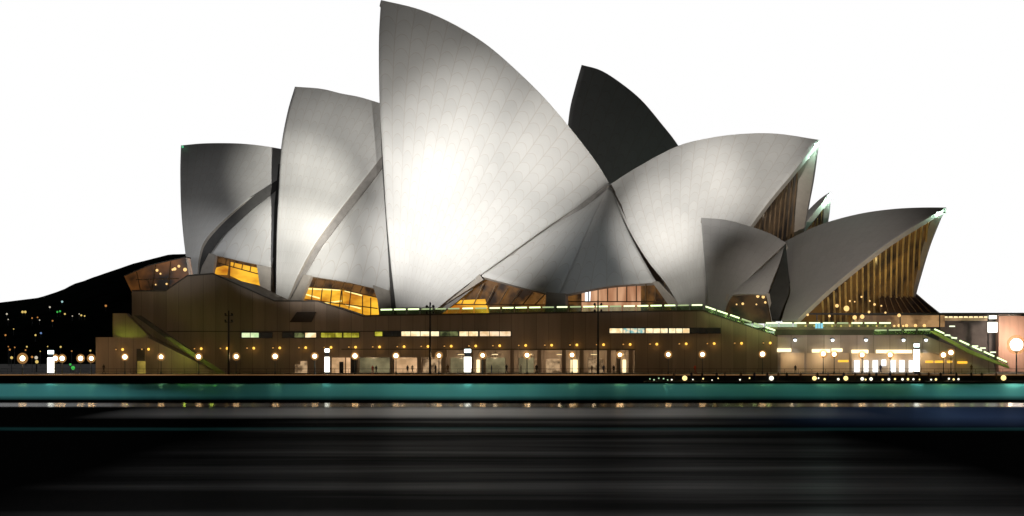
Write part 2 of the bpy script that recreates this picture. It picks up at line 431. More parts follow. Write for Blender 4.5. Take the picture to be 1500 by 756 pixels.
# one sheet of land from the quay to the horizon
land_m = mat('paving', (.09, .075, .065), .85, var=.25, scale=.3)
tag(link('ground', [(-700, 401, 1.40), (700, 401, 1.40), (1500, 1790, 1.40), (-1500, 1790, 1.40)], [(0, 1, 2, 3)], land_m), kind='structure')
quay = MB().box((-330, 400, -2), (330, 401.2, 1.42)).build('quay_wall', dark_conc); tag(quay, kind='structure')
# wooded headland behind, a displaced terrain
def hill():
    prof = [(-420, 470), (-150, 462), (0, 447), (107, 433), (140, 422), (180, 404), (230, 386), (275, 374), (330, 372), (420, 392), (520, 430), (600, 505)]
    def top(px):
        for (a, b), (c, d) in zip(prof, prof[1:]):
            if a <= px <= c: return b + (d-b)*(px-a)/(c-a)
        return 505
    V = []; Fc = []; nx, ny = 150, 40
    for j in range(ny+1):
        Y = 620 + 330*j/ny
        for i in range(nx+1):
            x = -340 + 300*i/nx; px = CX + F*x/900
            zr = H + (HOR-top(px))/F*900 - 1.4 - 1.1
            t = min(1, j/30); s = t*t*(3-2*t) if j <= 30 else 1-(j-30)/14
            z = 1.3 + zr*s
            if 0 < j < 40: z += (noise.noise(Vector((x*.12, Y*.12, 0)))*1.4 + noise.noise(Vector((x*.5, Y*.5, 3)))*.5)*(s if j < 24 else .12)
            V.append((x, Y, z))
    for j in range(ny):
        for i in range(nx):
            a = j*(nx+1)+i; Fc.append((a, a+1, a+nx+2, a+nx+1))
    o = link('hill', V, Fc, mat('wooded_hill', (.012, .017, .014), .95, var=.5, scale=.15, spec=0), smooth=True)
    tag(o, kind='structure'); return V, nx
HV, HNX = hill()
def hill_z(x, Y):
    j = (Y-620)/330*40; i = (x+340)/300*HNX
    j = max(0, min(39, int(j))); i = max(0, min(HNX-1, int(i)))
    return max(HV[j*(HNX+1)+i][2], 1.4)
# pale sky all round the far side, a real backdrop far beyond the land
def sky():
    n_ = 64; V = []; Fc = []
    for i in range(n_+1):
        t = R(-88) + R(176)*i/n_
        for z in (-60, 150, 380): V.append((1850*math.sin(t), 250+1560*math.cos(t), z))
    for i in range(n_):
        for k in (0, 1): a = i*3+k; Fc.append((a, a+3, a+4, a+1))
    m = bpy.data.materials.new('sky_white'); m.use_nodes = True; n = m.node_tree.nodes
    e = n.new('ShaderNodeEmission'); e.inputs[0].default_value = (1, 1, 1, 1); e.inputs[1].default_value = 1.0
    m.node_tree.links.new(e.outputs[0], n['Material Output'].inputs[0])
    tag(link('sky', V, Fc, m), kind='structure')
sky()

# ------------------------------------------------------------------ podium
pod = thing('podium_building', (-30, 425, 1.4), 'long brown granite podium building with a row of amber wall lamps carrying the white shells', 'building')
outline = [(193, 551), (193, 427), (242, 427), (274, 405), (312, 402), (402, 442), (465, 442), (531, 464), (560, 463), (1030, 456), (1139, 493),
           (1139, 551), (930, 551), (930, 513), (655, 513), (655, 523), (524, 523), (524, 551)]
prism('wall', outline, 425, 110, granite, pod)
prism('wall', [(165, 459), (184, 459), (228, 502), (165, 502)], 421, 4, granite, pod)
prism('wall', [(140, 551), (140, 494), (215, 494), (330, 551)], 416, 8.9, granite, pod)
pbox('rear_wall', 520, 510, 934, 551, 431, 1, pale_wall, pod)
# copings along the sloping parapet
cop = [(193, 427), (242, 427), (274, 405), (312, 402), (402, 442), (465, 442), (531, 464), (560, 463), (1030, 456), (1139, 493)]
for (a, b) in zip(cop, cop[1:]):
    prism('coping', [(a[0], a[1]), (b[0], b[1]), (b[0], b[1]-2.2), (a[0], a[1]-2.2)], 424.7, 1.0, dark_conc, pod)
for x0, x1, y in ((245, 403, 485), (403, 560, 485), (500, 930, 511)):
    pbox('string_course', x0, y, x1, y+1.2, 424.8, .21, dark_conc, pod)
prism('vent_hood', [(424, 472), (456, 472), (463, 457), (435, 457)], 424.5, .49, mat('hood_metal', (.045, .035, .03), .7, .2), pod)
# stair running down the north end
prism('stair_parapet', [(196, 462), (205, 462), (332, 549), (318, 549)], 419.5, 1.2, dark_conc, pod)
prism('stair_parapet', [(240, 494), (250, 494), (334, 549), (322, 549)], 415.6, .38, mat('stair_green', (.14, .16, .07), .8), pod)
pbox('arch_recess', 200, 511, 212, 549, 415.8, .19, dark_conc, pod)
pbox('door', 201, 529, 213, 549, 415.6, .19, lit_interior('ochre_door', (.14, .10, .02), (.30, .22, .04), 1), pod)
# windows of the middle floor
wins = [(354, 379, 0), (381, 398, 3), (414, 430, 3), (431, 446, 4), (447, 463, 1), (470, 501, 5), (503, 526, 5), (549, 560, 5), (562, 586, 3), (588, 615, 1), (616, 643, 1), (645, 671, 4),
        (673, 700, 1), (703, 731, 2), (732, 748, 2), (893, 912, 1), (913, 944, 6), (946, 978, 1), (980, 1010, 1), (1012, 1034, 3), (1036, 1055, 3)]
wm = [lit_interior('window_pale_green', (.5, .75, .35), (.9, 1, .6), 1.0, .6), lit_interior('window_warm', (.75, .52, .25), (1, .88, .55), 1.3, .8), lit_interior('window_peach', (.75, .50, .25), (1, .75, .5), 1.1, .8),
      lit_interior('window_dark', (.003, .003, .003), (.012, .010, .006), 1), lit_interior('window_dim', (.02, .025, .01), (.16, .18, .07), 1, .8), lit_interior('window_yellow', (.18, .16, .01), (.6, .55, .06), 1.0, .7),
      lit_interior('window_mixed', (.2, .5, .5), (1, .8, .5), 1.0, 1.6)]
for x0, x1, k in wins:
    y = 491 if x1 < 530 else (489 if x1 < 760 else 484.5)
    f = MB(); a = P(x0, y+3.4, 424.6); b = P(x1, y-3.4, 424.6)
    x_0, x_1, z0, z1 = a.x, b.x, a.z, b.z; t = .13
    f.box((x_0-t, 424.62, z0-t), (x_1+t, 425, z0)).box((x_0-t, 424.62, z1), (x_1+t, 425, z1+t)).box((x_0-t, 424.62, z0), (x_0, 425, z1)).box((x_1, 424.62, z0), (x_1+t, 425, z1))
    nmul = max(0, int((x_1-x_0)/1.3))
    for q in range(1, nmul): xm = x_0+(x_1-x_0)*q/nmul; f.box((xm-.05, 424.66, z0), (xm+.05, 424.9, z1))
    fo = f.build('window', dark_metal, pod)
    g = MB().box((x_0, 424.8, z0), (x_1, 424.96, z1)).build('pane', wm[k], fo)
    g.location = (0, 0, 0); g.parent = fo; g.location = (0, 0, 0)
# amber lamps in pairs along the wall
xs = [180, 218, 256, 295, 333, 372, 410, 448, 485, 521, 556, 592, 627, 661, 697, 732, 770, 808, 845, 884, 923, 962, 1005, 1046, 1086, 1128]
for i, x in enumerate(xs):
    y = 512 - 9.5*(x-180)/950
    Yw = 415.9 if x < 230 else 424.9
    for dx, r_, m_ in ((0, .26, g_wall), (-10, .16, g_wall_dim)):
        c = P(x+dx, y, Yw)
        wl = MB().box((c.x-.12, c.y-.05, c.z-.30), (c.x+.12, c.y+.12, c.z+.30)).build('wall_lamp', dark_metal, pod)
        if dx == 0:
            l_ = bpy.data.lights.new('wall_lamp_light', 'POINT'); l_.energy = 14; l_.color = (1, .55, .15); l_.shadow_soft_size = .25
            q_ = bpy.data.objects.new('wall_lamp_light', l_); C.objects.link(q_); q_.location = (c.x, c.y-1.0, c.z-.3)
            gl = MB().ball((c.x, c.y-.26, c.z), r_, 8, 6).build('globe', m_, wl); gl.location = (0, 0, 0)
        else:
            gl = MB().ball((c.x, c.y-.2, c.z), r_, 8, 6).build('globe', m_, wl); gl.location = (0, 0, 0)
# ground floor arcade: piers, doors and shop windows
room = [(526, 571, 'dim'), (578, 611, 'warm'), (660, 684, 'dim'), (698, 703, 'glow'), (712, 740, 'dim'), (760, 782, 'dim'), (800, 820, 'warm2'), (836, 846, 'glow'), (862, 884, 'warm2'), (912, 917, 'glow'), (620, 646, 'warm2')]
rm = {'dim': lit_interior('room_dim', (.10, .085, .045), (.22, .19, .10), 1, .35), 'warm': lit_interior('room_warm', (.42, .25, .12), (.85, .52, .28), 1, .3),
      'warm2': lit_interior('room_amber', (.10, .06, .03), (.50, .33, .18), 1, .8), 'glow': g_warm}
for x0, x1, k in room:
    y0 = {'dim': 524, 'warm': 524, 'warm2': 526, 'glow': 527}[k]
    pbox('shop_window', x0, y0, x1, 547.5, 430.7, .28, rm[k], pod)
for x in (574, 614, 650, 690, 708, 750, 790, 826, 852, 892, 906, 924):
    pbox('pier', x-3, 513 if x > 656 else 523, x+3, 549.3, 425.3, .9, granite, pod)
for x0, x1 in ((486, 505), (507, 513), (514, 522)):
    pbox('doorway', x0, 524, x1, 547, 424.5, .48, rm['warm'] if x0 < 510 else dark_metal, pod)
pbox('door', 497, 530, 503, 547, 424.2, .28, dark_metal, pod)
for x, y in ((445, 533), (437, 538)): pbox('doorway', x-5, y-4, x+5, 547, 424.6, .38, rm['warm2'], pod)
def point(loc, e, col, r=.3, name='lamp_light', parent=None):
    l = bpy.data.lights.new(name, 'POINT'); l.energy = e; l.color = col; l.shadow_soft_size = r
    o = bpy.data.objects.new(name, l); C.objects.link(o); o.location = loc
    if parent is not None: o.parent = parent; o.location = Vector(loc) - world_loc(parent)
    return o
for x in (545, 590, 635, 675, 725, 775, 820, 870, 910):
    c = P(x, 525, 428); lf = MB().box((c.x-.6, c.y-.15, c.z+.7), (c.x+.6, c.y+.15, c.z+.8)).build('ceiling_lamp', g_warm, pod)
    point((c.x, c.y, c.z+.3), 130, (1, .72, .42))

# balustrade with lit handrail along the edge of the podium
def balustrade(a, b, Y, label, height=1.1, step=2.6, rail_m=None, h_dz=0, panel=None):
    """a, b = foot of the run in photo px"""
    A, B = P(a[0], a[1], Y), P(b[0], b[1], Y); n_ = max(1, round((B-A).length/step)); up = Vector((0, 0, height))
    t = thing('balustrade', A, label, 'balustrade')
    for i in range(n_+1):
        q = A.lerp(B, i/n_); MB().bar(q, q+up*1.02, .05).build('post', post_mat, t)
    for i in range(n_):
        q0, q1 = A.lerp(B, (i+.04)/n_), A.lerp(B, (i+.96)/n_)
        z = Vector((0, .02, 0)); f = MB().add([q0+Vector((0, 0, .1)), q1+Vector((0, 0, .1)), q1+up*.9, q0+up*.9, q0+z+Vector((0, 0, .1)), q1+z+Vector((0, 0, .1)), q1+z+up*.9, q0+z+up*.9],
              [(0, 1, 2, 3), (7, 6, 5, 4), (0, 4, 5, 1), (3, 2, 6, 7), (0, 3, 7, 4), (1, 5, 6, 2)])
        f.build('glass_panel', panel or rail_glass, t)
        k = random.random()
        m_ = rail_m or (g_green if k > .25 else g_green2)
        MB().bar(A.lerp(B, (i+.07+.1*random.random())/n_)+up, A.lerp(B, (i+.93)/n_)+up, .14).build('rail_light', m_, t)
    return t
def glass_mat():
    m = bpy.data.materials.new('rail_glass'); m.use_nodes = True; n = m.node_tree.nodes; L = m.node_tree.links
    tr = n.new('ShaderNodeBsdfTransparent'); tr.inputs[0].default_value = (.75, .85, .72, 1)
    b = n['Principled BSDF']; b.inputs['Base Color'].default_value = (.20, .32, .16, 1); b.inputs['Roughness'].default_value = .2
    mx = n.new('ShaderNodeMixShader'); mx.inputs[0].default_value = .2
    L.new(tr.outputs[0], mx.inputs[1]); L.new(b.outputs[0], mx.inputs[2]); L.new(mx.outputs[0], n['Material Output'].inputs[0]); return m
rail_glass = glass_mat()
g_green2 = glow('green_rail_soft', (.8, 1, .5), .5)
balustrade((556, 462), (1030, 455), 424.9, 'glass balustrade with green lit handrail along the podium top')
ws = balustrade((1032, 456), (1137, 492), 424.3, 'sloping lit stair balustrade dropping from the podium top to the restaurant terrace', 1.0)
for i in range(6):
    c = P(600+i*75, 458, 427); point((c.x, c.y, c.z+.2), 25, (.75, 1, .45))

# ------------------------------------------------------------------ concert hall (front row of shells)
ax1 = Axis(0, 490, 22)
hall = thing('concert_hall', (0, 490, 12), 'largest building, a row of four floodlit white shells of different heights on the podium', 'concert hall')
def axial(ax, p): return p
# A: the tallest
GA, IA, _ = vault(hall, ax1, [(558, 0), (612, 13), (660, 33), (708, 62), (750, 97), (800, 146), (845, 200), (875, 240), (892, 268)], [(582, 466), (608, 466), (624, 466)],
      [(558, 0), (555, 60), (556, 150), (560, 220), (567, 330), (575, 410), (582, 466)], [(892, 268), (850, 300), (800, 334), (750, 370), (700, 406), (660, 436), (624, 466)],
      23, ribs=17, rows=22, nu=46, nv=56, label='tallest shell, brightly floodlit')
# B
GB, IB, _ = vault(hall, ax1, [(432, 127), (470, 130), (500, 137), (530, 143), (570, 156), (604, 172)], [(404, 450), (411, 450), (417, 450)],
      [(432, 127), (421, 165), (412, 215), (408, 280), (405, 350), (404, 450)], [(604, 172), (578, 205), (548, 244), (500, 305), (465, 352), (438, 400), (417, 450)],
      19, ribs=13, rows=20, label='second shell from the tallest towards the left, ridge nearly level')
# C
GC, IC, _ = vault(hall, ax1, [(265, 213), (300, 210), (345, 210), (380, 213), (411, 218), (440, 224)], [(276, 405), (284, 405), (289, 405)],
      [(265, 213), (264, 250), (265, 300), (268, 340), (272, 375), (276, 405)], [(440, 224), (410, 262), (370, 288), (330, 320), (300, 352), (291, 380), (289, 405)],
      14, ribs=14, rows=18, label='small dark leftmost shell')
# D
axD = Axis(21.5, 481, 29)
GD, ID, _ = vault(hall, axD, [(1200, 205), (1140, 196), (1090, 196), (1040, 202), (990, 215), (930, 247), (893, 271)], [(1034, 464), (1018, 464), (1004, 464)],
      [(1200, 205), (1160, 255), (1130, 291), (1100, 331), (1060, 388), (1034, 464)], [(893, 271), (903, 297), (924, 342), (950, 384), (977, 418), (1004, 464)],
      24, pw=1.35, ribs=16, rows=20, label='floodlit shell opening to the right')
# side shells
side_patch(hall, ax1, [(893, 272, 1.5), (880, 285, 2.5), (872, 292, 3)], [(818, 434, 20), (760, 420, 20), (702, 404, 19.5)], [(893, 272, 1.5), (869, 320, 9), (840, 385, 16), (818, 434, 20)],
      [(872, 292, 3), (800, 336, 11), (740, 378, 16.5), (702, 404, 19.5)], bulge=.8, rows=7, ribs=5)
side_patch(hall, ax1, [(893, 272, 1.5), (893.5, 273, 1.5), (896, 276, 1.6)], [(817, 434, 20), (890, 420, 19.8), (962, 414, 19)], [(893, 272, 1.5), (868.5, 320, 9), (839, 385, 16), (817, 434, 20)],
      [(896, 276, 1.6), (915, 325, 9), (938, 372, 15), (962, 414, 19)], bulge=1.2, rows=7, ribs=6)
# pedestal between, and the legs
apoly('pedestal', ax1, [(800, 428, 20.4), (828, 430, 20.4), (830, 466, 21), (798, 466, 21)], 1.6, rib_conc, hall)
apoly('leg', ax1, [(702, 402, 20.2), (708, 410, 20.2), (655, 444, 21.5), (636, 456, 21.8), (628, 460, 21.8)], 1.4, rib_conc, hall)
apoly('leg', ax1, [(955, 413, 20), (964, 412, 20), (1003, 452, 21), (1006, 464, 21), (990, 462, 21)], 1.4, rib_conc, hall)
side_patch(hall, ax1, [(604, 178, 1.5), (590, 195, 2), (572, 220, 3)], [(570, 428, 18), (510, 414, 17.5), (444, 403, 17)], [(604, 178, 1.5), (590, 270, 9), (580, 350, 14), (570, 428, 18)],
      [(572, 220, 3), (520, 287, 9), (472, 353, 14), (444, 403, 17)], bulge=1, rows=8, ribs=6)
apoly('leg', ax1, [(445, 402, 17.6), (456, 404, 17.6), (437, 450, 18.4), (419, 452, 18.4)], 1.2, rib_conc, hall)
apoly('leg', ax1, [(546, 418, 18.2), (570, 426, 18.2), (574, 440, 19), (574, 468, 19.4), (556, 468, 19.4), (553, 440, 18.6)], 1.4, rib_conc, hall)
side_patch(hall, ax1, [(440, 232, 1.5), (430, 248, 2), (415, 270, 3)], [(398, 392, 13.4), (350, 382, 13), (308, 372, 12.5)], [(440, 232, 1.5), (424, 290, 7), (408, 340, 11), (398, 392, 13.4)],
      [(415, 270, 3), (372, 302, 7), (330, 342, 10.5), (308, 372, 12.5)], bulge=.8, rows=6, ribs=5)
apoly('leg', ax1, [(306, 371, 13), (316, 374, 13), (311, 404, 13.6), (292, 406, 13.6), (296, 390, 13.4)], 1, rib_conc, hall)
apoly('leg', ax1, [(376, 388, 13.6), (398, 392, 13.6), (402, 440, 14.4), (396, 446, 14.4), (386, 440, 14.4), (380, 415, 14)], 1, rib_conc, hall)
def band_strip(top, bot, m, parent, name='rib_shade_strip', th=.8):
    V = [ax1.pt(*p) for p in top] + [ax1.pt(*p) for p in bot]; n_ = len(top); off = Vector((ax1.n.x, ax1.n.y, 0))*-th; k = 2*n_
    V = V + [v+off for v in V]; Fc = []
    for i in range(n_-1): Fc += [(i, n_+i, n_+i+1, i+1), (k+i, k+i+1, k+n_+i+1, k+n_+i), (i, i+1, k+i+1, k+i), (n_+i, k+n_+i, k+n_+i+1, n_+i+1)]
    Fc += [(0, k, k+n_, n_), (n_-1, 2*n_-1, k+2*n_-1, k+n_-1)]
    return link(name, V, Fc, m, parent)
shade = mat('soffit_shade', (.07, .068, .065), .85)  # near-black tone puts the shade below the shell edges into the colour
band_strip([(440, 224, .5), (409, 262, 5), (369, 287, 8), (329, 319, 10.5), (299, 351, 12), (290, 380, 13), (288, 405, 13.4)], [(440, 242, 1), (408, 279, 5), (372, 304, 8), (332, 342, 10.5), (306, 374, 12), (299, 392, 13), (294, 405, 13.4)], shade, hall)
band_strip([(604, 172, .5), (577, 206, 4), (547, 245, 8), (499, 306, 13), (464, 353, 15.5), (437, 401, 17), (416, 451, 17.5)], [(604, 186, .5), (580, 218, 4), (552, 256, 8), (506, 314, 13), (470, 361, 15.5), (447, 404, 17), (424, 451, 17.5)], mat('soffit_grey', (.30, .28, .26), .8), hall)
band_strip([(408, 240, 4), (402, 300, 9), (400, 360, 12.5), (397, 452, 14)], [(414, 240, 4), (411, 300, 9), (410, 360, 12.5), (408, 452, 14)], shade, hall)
band_strip([(556, 150, 4), (560, 250, 12), (567, 350, 18), (574, 466, 20)], [(566, 150, 4), (570, 250, 12), (576, 350, 18), (584, 466, 20)], shade, hall)  # dark strip stands for the tallest shell's shadow on its neighbour
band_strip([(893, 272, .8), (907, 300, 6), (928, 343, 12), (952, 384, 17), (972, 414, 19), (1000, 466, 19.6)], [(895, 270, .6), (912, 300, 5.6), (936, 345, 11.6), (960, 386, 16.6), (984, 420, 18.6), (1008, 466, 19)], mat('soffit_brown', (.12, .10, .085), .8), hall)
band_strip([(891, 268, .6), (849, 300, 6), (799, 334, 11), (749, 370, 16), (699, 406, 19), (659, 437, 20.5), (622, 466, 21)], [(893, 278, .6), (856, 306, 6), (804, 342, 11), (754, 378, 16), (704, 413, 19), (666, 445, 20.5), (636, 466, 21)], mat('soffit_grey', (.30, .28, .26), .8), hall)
# rooms behind glass under the side shells
amber = lit_interior('foyer_amber', (.42, .13, .006), (1, .52, .035), 1.15, .22, (.45, 1, 1.3))
browny = lit_interior('foyer_brown', (.018, .008, .003), (.16, .07, .016), 1.0, .35)
peach = lit_interior('foyer_peach', (.40, .18, .09), (.75, .42, .24), 1.0, .25, (1.4, 1, .3))
strip_glow = glow('stair_glow', (1, .80, .28), 1.5)  # bright stair balustrades inside, built as glowing bars
def glazing(polys, bars, strips=(), name='foyer_window', r=.13):
    f = None
    for pts, m_, dw in polys:
        q = apoly(name if f is None else 'lit_pane', ax1, pts, .3, m_, hall if f is None else f)
        if f is None: f = q
        else: q.location = (0, 0, 0)
    for p, q, in bars:
        b_ = MB().bar(ax1.pt(*p), ax1.pt(*q), r, n=5).build('mullion', bronze, f); b_.location = (0, 0, 0)
    for p, q in strips:
        b_ = MB().bar(ax1.pt(*p), ax1.pt(*q), .16, n=5).build('stair_rail_glow', strip_glow, f); b_.location = (0, 0, 0)
    return f
glazing([([(452, 403, 15.2), (552, 418, 15.2), (556, 470, 15.2), (434, 450, 15.2)], browny, 0), ([(441, 421, 15.6), (500, 423, 15.6), (553, 437, 15.6), (556, 466, 15.6), (436, 446, 15.6)], amber, 0)],
        [((445, 420, 16.2), (500, 424, 16.2)), ((500, 424, 16.2), (553, 436, 16.2))] + [((452+i*13.5, 404+i*2, 16.2), (446+i*13.5, 421+max(0, i-3)*2.6, 16.2)) for i in range(8)]
        + [((531, 433, 16.2), (531, 460, 16.2)), ((543, 436, 16.2), (543, 462, 16.2)), ((501, 424, 16.2), (501, 446, 16.2))] + [((458+i*14, 422+i*1.2, 16.2), (455+i*14, 452, 16.2)) for i in range(5)] + [((443, 438, 16.2), (553, 452, 16.2))],
        strips=[((443, 430, 16), (468, 437, 16)), ((505, 426, 16), (530, 433, 16)), ((448, 423, 16), (498, 425, 16)), ((506, 446, 16), (528, 452, 16)), ((470, 445, 16), (500, 441, 16))])
glazing([([(312, 374, 10.8), (380, 389, 10.8), (382, 432, 10.8), (306, 404, 10.8)], browny, 0), ([(338, 384, 11.2), (379, 393, 11.2), (380, 424, 11.2), (337, 404, 11.2)], amber, 0),
         ([(317, 392, 11.2), (334, 388, 11.2), (332, 403, 11.2), (313, 402, 11.2)], amber, 0)],
        [((311, 383, 11.8), (380, 402, 11.8))] + [((320+i*12, 376+i*2.6, 11.8), (318+i*12, 386+i*3.2, 11.8)) for i in range(6)] + [((337, 380, 11.8), (336, 408, 11.8))])
glazing([([(703, 403, 18), (800, 432, 18), (800, 466, 18), (628, 466, 18)], browny, 0), ([(655, 441, 18.4), (710, 438, 18.4), (718, 466, 18.4), (640, 466, 18.4)], amber, 0)],
        [((640, 446, 19), (800, 447, 19))] + [((690+i*18, 412+i*3.2, 19), (676+i*18, 446, 19)) for i in range(7)])
glazing([([(828, 431, 18), (900, 419, 18), (962, 414, 17.6), (990, 466, 18), (828, 466, 18)], browny, 0), ([(852, 427, 18.4), (900, 419, 18.4), (938, 416, 18.4), (938, 466, 18.4), (852, 466, 18.4)], peach, 0),
         ([(857, 424, 18.6), (865, 423, 18.6), (864, 441, 18.6), (857, 441, 18.6)], g_white, 0)],
        [((828, 442, 19), (986, 442, 19))] + [((862+i*14, 426-i*1.6, 19), (862+i*14, 442, 19)) for i in range(9)])
# glass wall in an open mouth, hung from the near and far rims
def mouth(ax, parent, G, I, W, pw, u_in, foot_py, m_glass, m_bar, nb, lean=0., r=.14, z0=None):
    nv = len(G)-1; rim = []
    for j in range(nv+1):
        rim.append(I[j][u_in].copy())
    zf = z0 if z0 is not None else rim[-1].z
    for v in rim: v.z = max(v.z, zf)
    far = [ax.mir(v) for v in rim]
    base_c = (rim[-1]+far[-1])/2
    V = rim+far; n_ = nv+1
    gl = link('glass_wall', V, [(i, i+1, n_+i+1, n_+i) for i in range(nv)], m_glass, parent)
    x0 = min(v.x for v in rim); x1 = max(v.x for v in rim+far)
    out = Vector((ax.a.x, ax.a.y, 0))*.45
    for k in range(nb):
        c = x0+(x1-x0)*(k+.5)/nb; pts = []
        ztop = rim[0].z
        for p_, q_ in zip(rim, far):
            t = (c+lean*(ztop-p_.z)-p_.x)/((q_.x-p_.x) or 1e-6)
            if 0 <= t <= 1: pts.append(p_.lerp(q_, t)+out)
        if len(pts) > 2:
            pts = pts[::2] + ([pts[-1]] if len(pts) % 2 == 0 else [])
            mb_ = MB()
            for p_, q_ in zip(pts, pts[1:]):
                if (q_-p_).length > .01: mb_.bar(p_, q_, r, n=4)
            mb_.build('mullion', m_bar, parent)
    return rim, far
glass_hall = lit_interior('hall_glass', (.006, .004, .003), (.05, .03, .014), 1, .15)
mouth(axD, hall, GD, ID, 20, 1.7, 3, 464, glass_hall, mat('mullion_bronze', (.26, .18, .11), .5, .3), 18, r=.17)
mouth(ax1, hall, GA, IA, 23, 1.7, 3, 464, glass_hall, bronze, 16)

# ------------------------------------------------------------------ opera theatre (behind)
ax2 = Axis(30, 575, 22)
th = thing('opera_theatre', (30, 575, 12), 'unlit black shell rising behind between the tallest shell and the one opening right', 'opera theatre')
vault(th, ax2, [(852, 95), (880, 103), (910, 122), (940, 147), (968, 180), (994, 214), (1020, 262), (1035, 300)], [(845, 452), (860, 452), (872, 452)],
      [(852, 95), (842, 130), (834, 165), (830, 220), (832, 320), (845, 452)], [(1035, 300), (980, 350), (920, 400), (872, 452)], 17, ribs=14, rows=16)
ax3 = Axis(72, 540, 50)
th2 = thing('theatre_foyer_shell', (70, 540, 12), 'small shell tip with mint green lit rims peeping between the two large open shells', 'shell roof')
GG, IG, _ = vault(th2, ax3, [(1217, 281), (1207, 287), (1196, 296), (1180, 312), (1165, 330)], [(1118, 452), (1112, 452), (1106, 452)],
      [(1217, 281), (1198, 305), (1172, 338), (1145, 380), (1118, 452)], [(1165, 330), (1140, 370), (1120, 410), (1106, 452)], 9, thick=1.3, ribs=8, rows=10, nu=16, nv=26)
mouth(ax3, th2, GG, IG, 9, 1.7, 2, 452, glass_hall, mat('mullion_gold', (.35, .2, .06), .5, .2), 14, r=.12)

# ------------------------------------------------------------------ restaurant
ax4 = Axis(67, 438, 50); axH = Axis(56, 446, 13)
rest = thing('harbour_restaurant', (68, 445, 8), 'low grey-brown pair of shells with tall golden ribbed window at the right end', 'restaurant')
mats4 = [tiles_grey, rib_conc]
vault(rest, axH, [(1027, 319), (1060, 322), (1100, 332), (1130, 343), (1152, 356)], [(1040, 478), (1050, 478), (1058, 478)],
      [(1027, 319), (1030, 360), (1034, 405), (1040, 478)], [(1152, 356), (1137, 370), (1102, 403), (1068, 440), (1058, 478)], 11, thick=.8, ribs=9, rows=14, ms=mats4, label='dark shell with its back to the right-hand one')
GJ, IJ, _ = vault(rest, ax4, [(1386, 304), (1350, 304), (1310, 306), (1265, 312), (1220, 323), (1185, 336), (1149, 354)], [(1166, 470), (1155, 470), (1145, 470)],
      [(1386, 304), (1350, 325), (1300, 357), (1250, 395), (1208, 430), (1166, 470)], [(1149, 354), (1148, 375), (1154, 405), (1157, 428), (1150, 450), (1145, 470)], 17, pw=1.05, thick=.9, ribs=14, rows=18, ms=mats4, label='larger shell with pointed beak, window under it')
side_patch(rest, axH, [(1150, 358, .8), (1147, 362, 1), (1142, 368, 1.4)], [(1124, 432, 9.5), (1095, 431, 9.5), (1066, 432, 9.5)], [(1150, 358, .8), (1142, 385, 5), (1132, 410, 8), (1124, 432, 9.5)],
      [(1142, 368, 1.4), (1110, 397, 5.5), (1085, 415, 8), (1066, 432, 9.5)], thick=.6, bulge=.5, rows=5, ribs=4, ms=mats4)
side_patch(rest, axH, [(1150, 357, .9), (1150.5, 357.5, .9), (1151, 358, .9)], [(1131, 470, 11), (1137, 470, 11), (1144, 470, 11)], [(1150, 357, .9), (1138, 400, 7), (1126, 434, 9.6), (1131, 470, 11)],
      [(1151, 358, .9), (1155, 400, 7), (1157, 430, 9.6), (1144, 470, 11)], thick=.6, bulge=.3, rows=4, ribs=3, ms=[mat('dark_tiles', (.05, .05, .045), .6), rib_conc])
apoly('leg', axH, [(1122, 430, 9.9), (1127, 430, 9.9), (1136, 472, 10.8), (1131, 472, 10.8)], .6, rib_conc, rest)
apoly('leg', axH, [(1064, 431, 9.9), (1068, 431, 9.9), (1062, 452, 10.6), (1058, 470, 10.6), (1054, 470, 10.6)], .6, rib_conc, rest)
sw = apoly('side_window', axH, [(1067, 432, 8), (1123, 432, 8), (1131, 474, 8), (1058, 474, 8)], .3, lit_interior('window_brown', (.004, .003, .002), (.05, .026, .008), 1, .3), rest)
for x, y, s_ in ((1088, 445, .16), (1110, 434, .2), (1118, 435, .2), (1121, 443, .15), (1079, 446, .1), (1108, 446, .1)):
    b_ = MB().ball(axH.pt(x, y, 8.7), s_*1.6, 8, 6).build('pendant_lamp', g_lamp_dim, rest)
rj, fj = mouth(ax4, rest, GJ, IJ, 15, 1.7, 2, 470, lit_interior('restaurant_glass', (.008, .004, .002), (.085, .04, .008), 1, .2, (1, 1, .8)), mat('mullion_pale_gold', (.62, .42, .16), .5, .1), 20, r=.2, lean=.22)
# lean-to glass roof spilling out of the mouth
ca = Vector((ax4.a.x, ax4.a.y, 0))
V0 = P(1286, 425, 438); V1 = P(1338, 428, 444); B0 = P(1180, 459, 427); B1 = P(1374, 459, 436); B2 = P(1378, 459, 452)
V = [V0, V1, B2, B1, P(1290, 459, 427)]
lean = link('skirt_roof', [v for v in V] + [v - Vector((0, 0, .3)) for v in V], [(0, 1, 2, 3, 4), (9, 8, 7, 6, 5)] + [(i, 5+i, 5+(i+1) % 5, (i+1) % 5) for i in range(5)], mat('skirt_bronze', (.05, .03, .03), .35, .2), rest)
for k in range(9):
    t = k/8; a = V0.lerp(V1, t) + Vector((0, -.15, .1)); b = V[4].lerp(B1, t) + Vector((0, -.15, .1)); MB().bar(a, b, .10, n=4).build('skirt_rib', mat('mullion_bronze', (.22, .15, .09), .5), rest)
for x, y, s_ in ((1208, 442, .75), (1207, 432, .3), (1240, 452, .45), (1226, 448, .28), (1184, 457, .2), (1183, 461, .2), (1245, 441, .16), (1262, 435, .16), (1281, 446, .2), (1273, 457, .2), (1291, 448, .14), (1274, 441, .14), (1252, 442, .12), (1297, 458, .16), (1317, 462, .28), (1252, 465, .34), (1263, 464, .34), (1215, 463, .2)):
    MB().ball(P(x, y, 425.5 if y > 455 else 428), s_*1.25, 8, 6).build('dining_lamp', g_lamp_dim if s_ < .7 else g_lamp_dim, rest)

